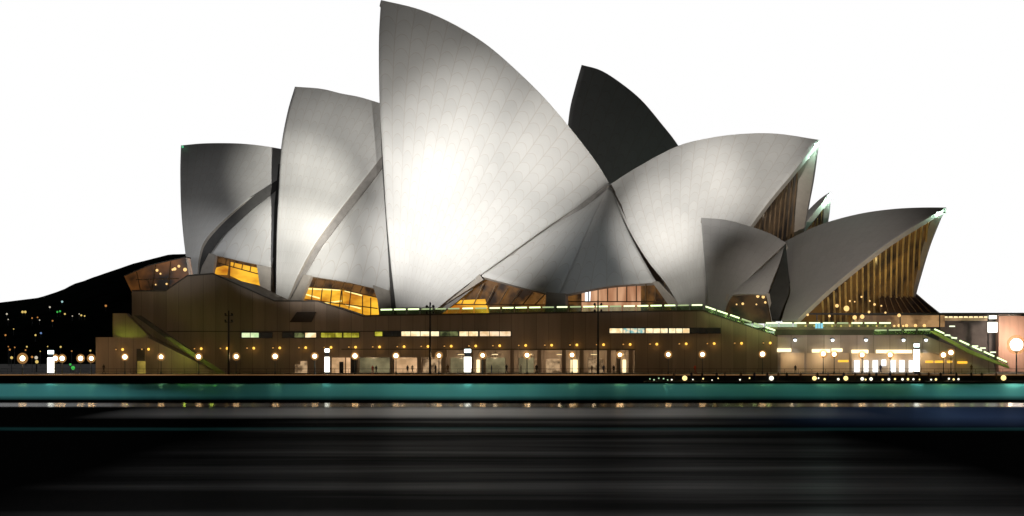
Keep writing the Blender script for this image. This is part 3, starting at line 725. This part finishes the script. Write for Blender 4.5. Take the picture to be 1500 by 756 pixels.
# terrace under the restaurant
ter = thing('restaurant_terrace', (75, 425, 1.4), 'pale lit terrace building with bright doorways below the restaurant', 'building')
prism('wall', [(1139.3, 551), (1139.3, 491), (1352, 490), (1455, 531), (1460, 551), (1400, 551), (1400, 527), (1372, 517), (1141, 517), (1141, 551)], 425, 60, pale_wall, ter)
pbox('rear_wall', 1139.3, 510, 1404, 551, 428.5, 1, mat('pink_render', (.58, .48, .37), .8, var=.15, scale=.4, streak=True), ter)
pbox('fascia', 1135, 483, 1352, 491, 424.2, .78, mat('fascia_green', (.07, .075, .045), .7), ter)
pbox('upper_deck', 1125, 479, 1358, 483, 424.4, 40, mat('deck_stone', (.2, .18, .12), .8), ter)
pbox('bar_wall', 1168, 461, 1384, 479, 436, 1, lit_interior('bar_brown', (.10, .05, .02), (.42, .24, .10), 1, .35), ter)
pbox('canopy', 1182, 458.4, 1500, 461, 426, 14, mat('canopy_dark', (.03, .025, .025), .6), ter)
for x in (1196, 1250, 1318, 1376): pbox('column', x, 461, x+1.4, 480, 426.5, .25, dark_metal, ter)
for x0, x1, y in ((1139, 1159, 513), (1190, 1216, 514), (1219, 1234, 513), (1248, 1272, 515), (1284, 1336, 515)):
    pbox('ceiling_panel', x0, y-2.5, x1, y+2.5, 424.3, .68, glow('panel_glow', (1, .85, .50), 1.8), ter)
for x0, x1, y0, y1 in ((1252, 1259, 528, 545), (1266, 1272, 528, 545), (1279, 1286, 528, 545), (1292, 1298, 527, 536), (1305, 1312, 528, 545), (1318, 1325, 528, 545), (1332, 1337, 528, 545)):
    d = pbox('doorway', x0, y0, x1, y1, 428.0, .48, g_white, ter)
for x0, x1, y in ((1228, 1243, 529), (1356, 1367, 530), (1370, 1383, 530), (1388, 1395, 530), (1403, 1417, 531)):
    pbox('orange_sign', x0, y-1.6, x1, y+1.6, 424.4 if x0 < 1400 else 424.2, .5, g_orange, ter)
for x in (1142, 1180, 1246, 1340, 1398): pbox('pier', x-1.5, 517, x+1.5, 549, 425.2, .8, pale_wall, ter)
# downlights washing the fascia
for x in (1165, 1220, 1269, 1324, 1357):
    c = P(x, 496, 423.4)
    MB().box((c.x-.3, c.y, c.z-.1), (c.x+.3, 425, c.z+.15)).build('downlight', dark_metal, ter)
    MB().ball((c.x, c.y+.3, c.z-.3), .3, 8, 6).build('downlight_lens', glow('cool_white_glow', (.85, .95, 1), 4), ter)
    l = bpy.data.lights.new('downlight', 'SPOT'); l.energy = 420; l.spot_size = R(75); l.spot_blend = .8; l.color = (.8, .92, 1); l.shadow_soft_size = .2
    o = bpy.data.objects.new('downlight_beam', l); C.objects.link(o); o.location = (c.x, c.y, c.z-.4); o.rotation_euler = (R(12), 0, 0)
for x in (1160, 1205, 1262, 1310, 1350, 1385):
    c = P(x, 522, 426.6); point((c.x, c.y, c.z), 150, (1, .78, .48))
balustrade((1120, 480), (1306, 480), 424.2, 'lit glass balustrade in front of the restaurant window', .9)
balustrade((1279, 491), (1364, 490), 423.6, 'shorter bright balustrade over the right end of the pale terrace', .95)
prism('sloping_parapet', [(1362, 486), (1368, 484), (1420, 512), (1478, 536), (1478, 540), (1420, 518)], 423.4, .8, mat('stair_green_lit', (.30, .34, .12), .8), ter)
sb = balustrade((1366, 485), (1476, 535), 423.2, 'sloping green lit stair balustrade at the right end', .55)
for x in range(1180, 1330, 13):
    c = P(x, 477.5, 430); MB().ball(c, .22, 8, 6).build('bar_lamp', g_lamp_dim, ter)
for x in (1317, 1328, 1341, 1354):
    c = P(x, 477, 428); MB().ball(c, .32, 8, 6).build('bar_lamp', g_lamp_dim, ter)
for x in (1196, 1200, 1204): pbox('blue_screen', x-1.6, 473.5, x+1.6, 481, 424.0, .15, glow('blue_screen_glow', (.25, .8, 1), .8), ter)
for x in (1125, 1170, 1215, 1290, 1330, 1360):
    c = P(x, 484, 422.5); point((c.x, c.y, c.z), 45, (.8, 1, .35))
for i in range(5):
    c = P(1380+i*22, 484+i*9.5, 421.5); point((c.x, c.y, c.z), 60, (.75, 1, .35))
for i in range(5):
    c = P(1045+i*20, 456+i*7.5, 423.0); point((c.x, c.y, c.z), 60, (.75, 1, .35))
# concourse building at the far right
con = thing('concourse_building', (95, 440, 1.4), 'grey and pink concourse block at the right edge under a thin roof', 'building')
prism('wall', [(1376, 551), (1376, 470), (1500, 466), (1620, 466), (1620, 551)], 446, 40, mat('grey_wall', (.16, .15, .16), .85), con)
pbox('pink_wall', 1463, 463, 1620, 551, 443, 2.8, mat('pink_stone', (.55, .36, .30), .85, streak=True), con)
pbox('roof', 1380, 458.2, 1640, 460.6, 440.5, 44, dark_conc, con)
pbox('lit_strip', 1382, 464, 1448, 470, 445, .9, mat('cream_wall', (.55, .45, .36), .8), con)
for i in range(9): pbox('strip_lamp', 1383+i*7.4, 463.5, 1388+i*7.4, 465.3, 444.3, .4, g_warm, con)
for x, y0, y1, s_ in ((1455, 461.5, 467, 5), (1454.5, 472, 487, 6.5)):
    pbox('light_box', x-s_, y0, x+s_, y1, 441, .8, glow('light_box_glow', (1, 1, .85), 3), con)
pbox('column', 1447, 461, 1449, 551, 442, .4, dark_metal, con)
for i, (x, y) in enumerate(((1388, 491), (1398, 495), (1429, 507), (1440, 510), (1455, 516), (1395, 478))):
    pbox('strip_lamp', x-4, y-.9, x+4, y+.9, 423.0 if y > 480 else 441, .3, glow('rail_lamp_glow', (.9, 1, .7), 1.5), con if y < 480 else ter)
c = P(1480, 498, 438); point(c, 2500, (1, .75, .55), .5)

# ------------------------------------------------------------------ north foyer glass at the far left
nf = thing('north_foyer', (-70, 432, 10), 'amber lit glass foyer jutting out left of the leftmost shell', 'glass foyer')
nfp = [(182, 405), (216, 390), (272, 377), (277, 405), (244, 427), (193, 428)]
prism('glass_wall', nfp, 428, 6, lit_interior('north_glass', (.006, .003, .001), (.17, .06, .012), 1, .16), nf)
for a, b in zip(nfp[:3], nfp[1:3]): prism('roof_edge', [(a[0]-1, a[1]), (b[0], b[1]), (b[0], b[1]-1.4), (a[0]-1, a[1]-1.4)], 427.6, 6.8, dark_conc, nf)
for x0, y0, x1, y1 in ((200, 398, 206, 427), (228, 388, 222, 427), (222, 427, 216, 408), (250, 383, 246, 424), (199, 410, 262, 408)):
    MB().bar(P(x0, y0, 427.7), P(x1, y1, 427.7), .10, n=5).build('mullion', bronze, nf)
for x, y, s_ in ((230, 396, .3), (256, 394, .34), (262, 390, .3), (271, 395, .4), (235, 401, .2), (228, 417, .16), (244, 416, .22), (253, 395, .25)):
    MB().ball(P(x, y, 427.4), s_*.9, 8, 6).build('ceiling_lamp', g_lamp_dim, nf)
pk = [(273, 378), (290, 383)]
# green wash on the north wall
for x, y, e in ((185, 497, 420), (210, 499, 300), (270, 520, 160), (310, 505, 120)):
    c = P(x, y, 413 if x > 230 else 419); point((c.x, c.y, c.z+.3), e, (.8, 1, .12), .3)

# ------------------------------------------------------------------ lamps along the quay
def halo_mat():
    m = bpy.data.materials.new('halo_globe'); m.use_nodes = True; n = m.node_tree.nodes; L = m.node_tree.links
    tr = n.new('ShaderNodeBsdfTransparent'); tr.inputs[0].default_value = (1, .97, .9, 1); e = n.new('ShaderNodeEmission'); e.inputs[0].default_value = (1, .50, .16, 1); e.inputs[1].default_value = .9
    mx = n.new('ShaderNodeMixShader'); mx.inputs[0].default_value = .20; L.new(tr.outputs[0], mx.inputs[1]); L.new(e.outputs[0], mx.inputs[2]); L.new(mx.outputs[0], n['Material Output'].inputs[0])
    m.cycles.emission_sampling = 'NONE'; return m
halo_shell = halo_mat()  # faint emission around the bulbs imitates their halo
def make_lamp(x, Y, z, hgt, r, name, label, cat, group, arms=False):
    t = thing(name, (x, Y, z), label, cat, group)
    p = MB().bar((0, 0, 0), (0, 0, hgt-r*.8), .10, .07, 8); p.bar((0, 0, 0), (0, 0, .5), .2, .16, 8).build('post', post_mat, t).location = (0, 0, 0)
    MB().bar((0, 0, hgt-r*1.25), (0, 0, hgt-r*.75), .18, .26, 8).build('collar', post_mat, t).location = (0, 0, 0)
    g_ = MB().ball((0, 0, hgt), r*1.45, 16, 10).build('globe', halo_shell, t, smooth=True); g_.location = (0, 0, 0)
    b_ = MB().ball((0, 0, hgt), r*random.uniform(.66, .82), 14, 10).build('bulb', g_lamp, g_); b_.location = (0, 0, 0)
    return t
near = [(183, 'near the ochre door'), (236, 'at the foot of the north stair'), (291, 'in front of the stair end'), (346, 'beside the left mast'), (403, 'under the dark vent hood'), (461, 'left of the small white pylon'), (520, 'by the brown doorway'),
        (580, 'left of the peach shop window'), (643, 'beside the middle mast'), (707, 'right of the tall yellow pylon'), (772, 'midway between the middle and right masts'), (838, 'left of the right mast'), (908, 'by the last arcade door'), (979, 'under the long strip window'), (1029, 'under the sloping stair'), (1117, 'left of the pale terrace'),
        (1222, 'by the orange sign'), (1206, 'before the pink wall'), (1263, 'left of the bright doorways'), (1304, 'between the bright doorways'), (1382, 'right of the tall white pylon'), (1393, 'under the right-hand stair'), (236-55*1.86, 'left of the podium end'), (118, 'on the open quay'), (91, 'right of the white pylon'), (81, 'close to the white pylon'), (33, 'leftmost on the open quay')]
base = None
for i, (px, where) in enumerate(near):
    py = {0: 523}.get(0) - 4.5*(px-183)/1000; 
    if px in (1382, 1304, 1263): py = 520
    if px == 1222: py = 519
    if px == 1393: py = 516.5
    if px < 150: py = 525
    Y = 403 if px not in (81, 91, 118, 1304, 1263) else 411
    z = 1.4; c = P(px, py, Y); hgt = c.z - z
    r = .52 if 150 < px < 1130 else (.7 if px == 33 else .56)
    o = make_lamp(c.x, Y, z, hgt, r, 'quay_lamp', 'round white quay lamp ' + where, 'street lamp', 'round lamps along the quay')
    point((c.x, c.y, c.z), random.uniform(380, 620), (1, .60, .27), r*random.uniform(.92, 1.1))
    bpy.data.objects[-1] if False else None
# lights must sit outside the globes' shadow: the globes are emissive shells that must not block them
for o in bpy.data.objects:
    if o.name.startswith('globe') and o.parent and o.parent.name.startswith('quay_lamp'): pass
# illuminated pylons
def pylon(px, y0, y1, w_, ys, where, Y=404):
    t = thing('lit_pylon', (P(px, 549, Y).x, Y, 1.4), 'glowing white rectangular pylon ' + where, 'light pylon', 'glowing pylons on the quay')
    pbox('post', px-w_*.8, ys-4, px+w_*.8, 549.3, Y+.45, .3, dark_metal, t)
    pbox('light_box', px-w_, y0, px+w_, y1, Y, .4, g_sign, t)
    pbox('top_sign', px-w_*.9, ys-2.5, px+w_*.9, ys+2.5, Y, .4, g_cool, t)
    c = P(px, (y0+y1)/2, Y-1.2); point(c, 150, (1, .97, .8), .4)
pylon(74, 524, 546, 4.6, 516, 'on the open quay at the left')
pylon(479, 523, 545, 3.6, 513.5, 'left of the brown doorway')
pylon(685, 523, 545, 5.2, 514, 'between the middle mast and the next quay lamp')
pylon(1343, 512, 544, 4.2, 506, 'at the right end of the doorways')
# tall masts
for px, ytop, where in ((335, 455, 'in front of the left part of the podium'), (630, 443, 'under the tallest shell'), (876, 440, 'right of the middle, under the peach window')):
    Y = 402.2; c = P(px, ytop, Y)
    t = thing('floodlight_mast', (c.x, Y, 1.4), 'slim dark mast ' + where, 'mast', 'tall dark masts on the quay')
    MB().bar((c.x, Y, 1.4), (c.x, Y, c.z), .24, .13, 8).build('pole', dark_metal, t)
    MB().box((c.x-.7, Y-.06, c.z-1.0), (c.x+.7, Y+.06, c.z-.9)).box((c.x-.7, Y-.06, c.z-2.2), (c.x+.7, Y+.06, c.z-2.1)).build('crossbar', dark_metal, t)
    for dx, dz in ((-.6, -.7), (.6, -.7), (-.6, -1.9), (.6, -1.9)):
        s_ = MB().bar((c.x+dx, Y+.3, c.z+dz-.1), (c.x+dx, Y-.25, c.z+dz+.1), .24, .17, 8).build('spotlight', dark_metal, t)
    if px < 700: MB().ball((c.x+.6, Y+.36, c.z-.8), .18, 8, 6).build('lens', glow('lens_glow', (.7, .75, 1), 1.2), t)
    for dx, tx in ((-.6, -14), (.6, 14), (-.6, -34), (.6, 34)):
        unseen_spot((c.x+dx, Y+.8, c.z-.6), (c.x+tx, 425, 6.5), MAST_E*(1 if abs(tx) < 20 else 2.6), 75, (1, .74, .50), 1.0, .3).name = 'mast_beam'
# very bright lamp at the right edge
c = P(1489, 505, 404)
t = thing('dazzling_lamp', (c.x, 404, 1.4), 'dazzling big round floodlamp at the right edge of the quay', 'floodlamp')
MB().bar((c.x, 404, 1.4), (c.x, 404, c.z-1.0), .16, .12, 8).build('post', post_mat, t)
MB().bar((c.x, 404, c.z-1.5), (c.x, 404, c.z-1.1), .2, .5, 10).build('collar', post_mat, t)
MB().ball(c, 1.8, 20, 12).build('globe', halo_shell, t, smooth=True)
MB().ball(c, 1.15, 20, 12).build('bulb', glow('dazzle_glow', (1, .95, .9), 14), t, smooth=True)
point((c.x, c.y-.1, c.z), 2500, (1, .85, .75), 1.3)

# small tip lamps on the shells
for nm, px, py, ax_, par, col, s_, e in (('tip_lamp', 1194.5, 212, axD, hall, g_cool, .3, 900), ('tip_lamp', 1214.5, 288, ax3, th2, g_cool, .5, 2200), ('tip_lamp', 1374, 313, ax4, rest, glow('tip_glow', (.9, .97, 1), 6), .42, 400), ('tip_lamp', 1184, 231, axD, hall, g_cool, .22, 500)):
    p = ax_.pt(px, py, .6)
    MB().ball(p, s_, 10, 8).build(nm, col, par); point(p + Vector((ax_.a.x*1.2+ax_.n.x*.3, ax_.a.y*1.2+ax_.n.y*.3, -.8)), e, (.6, 1, .85), .3)
MB().ball(P(267.5, 215, 520), .3, 8, 6).build('tip_lamp', glow('tip_green', (.2, 1, .5), .5), hall)
for p_, e in ((ax4.pt(1300, 420, 0), 240), (ax4.pt(1230, 440, 4), 420)): point(p_ + ca*2.5, e, (1, .7, .25), .5)
for p_, e in ((axD.pt(1135, 330, 0), 110), (axD.pt(1150, 270, 0), 50)): point(p_ + Vector((ax1.a.x, ax1.a.y, 0))*3, e, (1, .8, .6), .5)

# ------------------------------------------------------------------ quay railing with its lit edge
def railing():
    t = thing('quay_railing', (0, 400.5, 1.42), 'low dark railing running along the whole quay edge above a thin orange lit kerb', 'railing')
    for k in range(12):
        x0 = -330+55*k; m_ = MB()
        for i in range(22): m_.bar((x0+i*2.5, 400.6, 1.42), (x0+i*2.5, 400.6, 2.45), .03, n=4)
        m_.box((x0, 400.57, 2.42), (x0+54.9, 400.63, 2.48)).box((x0, 400.58, 1.95), (x0+54.9, 400.62, 1.98))
        m_.build('rail_panel', dark_metal, t)
    for k in range(12):
        x0 = -330+55*k
        MB().box((x0, 399.9, 1.28), (x0+54.95, 399.998, 1.40)).build('kerb_light', lit_interior('kerb_glow', (.16, .075, .025), (.40, .20, .08), 1, .05), t)
railing()

# ------------------------------------------------------------------ people
def person_mesh(pose):
    bm = bmesh.new()
    J = {'pelvis': ((0, 0, .93), .15), 'waist': ((0, 0, 1.12), .14), 'chest': ((0, -.01, 1.35), .17), 'neck': ((0, 0, 1.50), .06), 'head': ((0, -.02, 1.60), .09), 'crown': ((0, -.01, 1.72), .09),
         'ls': ((-.19, 0, 1.43), .065), 'rs': ((.19, 0, 1.43), .065)}
    if pose == 0:
        J.update({'lh': ((-.10, 0, .88), .10), 'lk': ((-.11, -.02, .48), .07), 'la': ((-.12, .02, .07), .05), 'lt': ((-.12, -.14, .04), .04), 'rh': ((.10, 0, .88), .10), 'rk': ((.12, -.02, .48), .07), 'ra': ((.13, .02, .07), .05), 'rt': ((.14, -.14, .04), .04),
                  'le': ((-.25, .02, 1.14), .045), 'lw': ((-.24, -.08, .88), .035), 're': ((.25, .02, 1.14), .045), 'rw': ((.24, -.08, .88), .035)})
    else:
        J.update({'lh': ((-.09, 0, .88), .10), 'lk': ((.10, -.02, .50), .07), 'la': ((.30, .02, .09), .05), 'lt': ((.42, 0, .05), .04), 'rh': ((.09, 0, .88), .10), 'rk': ((.02, .02, .48), .07), 'ra': ((-.28, .02, .12), .05), 'rt': ((-.18, 0, .04), .04),
                  'le': ((-.26, .04, 1.16), .045), 'lw': ((-.12, .0, .92), .035), 're': ((.16, -.12, 1.16), .045), 'rw': ((.36, -.14, 1.02), .035)})
    E = [('pelvis', 'waist'), ('waist', 'chest'), ('chest', 'neck'), ('neck', 'head'), ('head', 'crown'), ('chest', 'ls'), ('chest', 'rs'), ('ls', 'le'), ('le', 'lw'), ('rs', 're'), ('re', 'rw'),
         ('pelvis', 'lh'), ('lh', 'lk'), ('lk', 'la'), ('la', 'lt'), ('pelvis', 'rh'), ('rh', 'rk'), ('rk', 'ra'), ('ra', 'rt')]
    names = list(J); me = bpy.data.meshes.new('person'); me.from_pydata([J[k][0] for k in names], [(names.index(a), names.index(b)) for a, b in E], [])
    o = bpy.data.objects.new('person', me); C.objects.link(o)
    o.modifiers.new('skin', 'SKIN'); ss = o.modifiers.new('sub', 'SUBSURF'); ss.levels = 1; ss.render_levels = 1
    for k, sv in zip(names, me.skin_vertices[0].data): sv.radius = (J[k][1], J[k][1]*.85); sv.use_root = (k == 'pelvis')
    dg = bpy.context.evaluated_depsgraph_get(); me2 = bpy.data.meshes.new_from_object(o.evaluated_get(dg)); bpy.data.objects.remove(o)
    return me2
pm = [person_mesh(0), person_mesh(1)]
cloth = [mat('black_clothes', (.02, .02, .025), .9), mat('red_clothes', (.30, .05, .03), .9), mat('navy_clothes', (.03, .04, .10), .9), mat('pale_clothes', (.30, .28, .25), .9), mat('brown_clothes', (.12, .07, .04), .9)]
cn = ['black', 'red', 'dark blue', 'pale', 'brown']
spots = [(546, 1, 'near the brown doorway'), (551, 0, 'right of the brown doorway'), (597, 0, 'at the peach shop window'), (604, 3, 'at the right side of the peach shop window'), (638, 0, 'beside the middle mast'), (656, 4, 'in the arcade after the middle mast'), (720, 2, 'by the first arcade window after the yellow pylon'),
         (742, 0, 'before a dim arcade window'), (763, 3, 'left of the lamp in mid arcade'), (786, 0, 'at an arcade pier'), (867, 4, 'left of the right mast'), (884, 2, 'right of the right mast'), (899, 0, 'near the last arcade door'), (1018, 1, 'under the dark wall right of the arcade'),
         (1165, 0, 'before the pink wall'), (1290, 2, 'between the bright doorways'), (1423, 4, 'at the far right of the quay'), (152, 0, 'at the left podium corner')]
for i, (px, k, where) in enumerate(spots):
    Y = 406 + (i*37 % 9); p = P(px, 548, Y)
    me = pm[i % 2].copy(); me.materials.clear(); me.materials.append(cloth[k])
    o = bpy.data.objects.new('person', me); C.objects.link(o); o.location = (p.x, Y, 1.40); o.rotation_euler = (0, 0, R(0 if i % 2 else (i*77 % 360))); 
    s_ = .95+.1*random.random(); o.scale = (s_, s_, s_)
    tag(o, 'person in %s clothes %s %s' % (cn[k], 'walking' if i % 2 else 'standing', where), 'person', 'people on the quay')

# ------------------------------------------------------------------ low waterside deck with cafe tables at the right
deck = MB().box((24, 394.5, -1), (230, 399.95, .25)).build('path', dark_conc); tag(deck, kind='structure')
lx = [952, 958, 965, 972, 978, 984, 1003, 1015, 1030, 1043, 1052, 1084, 1098, 1130, 1193, 1199, 1208, 1228, 1239, 1263, 1268, 1276, 1293, 1302, 1311, 1322, 1330, 1338, 1347, 1364, 1371, 1390, 1397, 1404, 1470]
big = {1003: .55, 1130: .55, 1193: .55, 1239: .5, 1263: .5, 1276: .4, 1470: .6}
cafe_glow = [glow('cafe_warm', (1, .75, .28), 1.6), glow('cafe_white', (1, .95, .75), 1.6), glow('cafe_green', (.6, .9, .5), .8)]
for i, px in enumerate(lx):
    Y = 396.5 + (i % 3)*.8; x = (px-CX)/F*Y
    r = big.get(px, .26 if px > 1190 else .17)*random.uniform(.55, .9)
    near_t = 'largest, at the far right of the deck' if px == 1470 else 'number'
    t = thing('deck_lantern', (x, Y, .25), 'small glowing lantern on the low waterside deck at the right', 'lantern', 'lanterns on the waterside deck')
    kl = 'green' if px < 984 else ('yellow' if i % 2 == 0 else 'white'); sz = 'large' if px in big else 'small'
    t['label'] = '%s glowing %s ball lantern on the low waterside deck' % (sz, kl); t['group'] = '%s %s lanterns on the waterside deck' % (sz, kl)
    if px == 1470: t['label'] = 'largest glowing ball lantern on the low deck under the dazzling lamp'
    zc = P(px, 557.5, Y).z + random.uniform(-.1, .35); zc = max(zc, .25+r)
    MB().bar((0, 0, 0), (0, 0, zc-.25), .04, n=5).build('stem', dark_metal, t).location = (0, 0, 0)
    MB().ball((0, 0, zc-.25+.1), r, 10, 8).build('globe', cafe_glow[2] if px < 984 else cafe_glow[i % 2], t, smooth=True).location = (0, 0, 0)
rnd = random.Random(3)
for i in range(26):
    px = 990 + i*18.6 + rnd.uniform(-5, 5); Y = 398.4; x = (px-CX)/F*Y
    me = pm[i % 2].copy(); me.materials.clear(); k = rnd.choice([0, 0, 0, 2, 4]); me.materials.append(cloth[k])
    o = bpy.data.objects.new('person', me); C.objects.link(o); o.location = (x, Y, .25); o.rotation_euler = (0, 0, R(rnd.uniform(0, 360) if i % 2 == 0 else 0)); o.scale = (.62, .62, .62)
    o.scale = (.95, .95, .95)
    tag(o, 'dark figure in the crowd on the low waterside deck at the right', 'person', 'people on the waterside deck')

# ------------------------------------------------------------------ lights of the shore on the left
dots = [(33, 299, 0, 'w')]
hl = [(10, 460, .5, 'w'), (33, 457, .7, 'y'), (37, 457, .7, 'y'), (73, 450, .5, 'w'), (91, 442, .6, 'c'), (84, 457, .5, 'g'), (88, 456, .5, 'g'), (95, 460, .5, 'y'), (55, 465, .4, 'o'), (47, 466, .4, 'o'), (58, 469, .35, 'w'), (77, 470, .45, 'o'),
      (119, 462, .5, 'y'), (124, 463, .4, 'y'), (155, 448, .6, 'o'), (106, 463, .3, 'w'), (12, 468, .3, 'w'), (8, 491, .5, 'o'), (52, 491, .5, 'y'), (60, 488, .5, 'b'), (20, 482, .3, 'y'), (116, 460, .3, 'w')]
for i in range(11): hl.append((rnd.uniform(0, 138), rnd.choice([508, 512, 513, 514]) + rnd.uniform(-1, 1), rnd.uniform(.25, .45), rnd.choice('yyoyy')))
for q in ((17, 524, .5, 'y'), (47, 523, .4, 'o'), (53, 524, .6, 'w'), (54, 530, .6, 'y'), (107, 539, .7, 'g'), (103, 534, .4, 'g')): hl.append(q)
gm = {'w': glow('far_white', (1, .9, .7), .6), 'y': glow('far_yellow', (1, .72, .2), .75), 'o': glow('far_orange', (1, .42, .10), .5), 'g': glow('far_green', (.1, 1, .15), .5), 'b': glow('far_blue', (.3, .5, 1), .5), 'c': glow('far_cyan', (.6, 1, 1), .6)}
cname = {'w': 'white', 'y': 'yellow', 'o': 'orange', 'g': 'green', 'b': 'blue', 'c': 'pale cyan'}
for px, py, s_, k in hl:
    # walk the ray back until it meets the slope
    Y = 610
    if py < 500:
        for st in range(330):
            Y = 620+st; p = P(px, py, Y)
            if hill_z(p.x, Y)+2.5 >= p.z: break
    else: Y = 560 if py < 520 else 440
    p = P(px, py, Y); zb = hill_z(p.x, Y) if py < 500 else 1.4
    t = thing('shore_lamp', (p.x, p.y, min(zb, p.z-.8)), 'tiny distant %s light on the dark %s at the left' % (cname[k], 'hillside' if py < 500 else 'shore'), 'distant lamp', 'tiny %s lights on the dark %s' % (cname[k], 'hillside' if py < 500 else 'shore'))
    h_ = p.z - t.location.z
    MB().bar((0, 0, 0), (0, 0, h_), .06, n=4).build('post', dark_metal, t).location = (0, 0, 0)
    MB().ball((0, 0, h_), s_*(.62 if py < 500 else .58), 8, 6).build('globe', gm[k], t).location = (0, 0, 0)
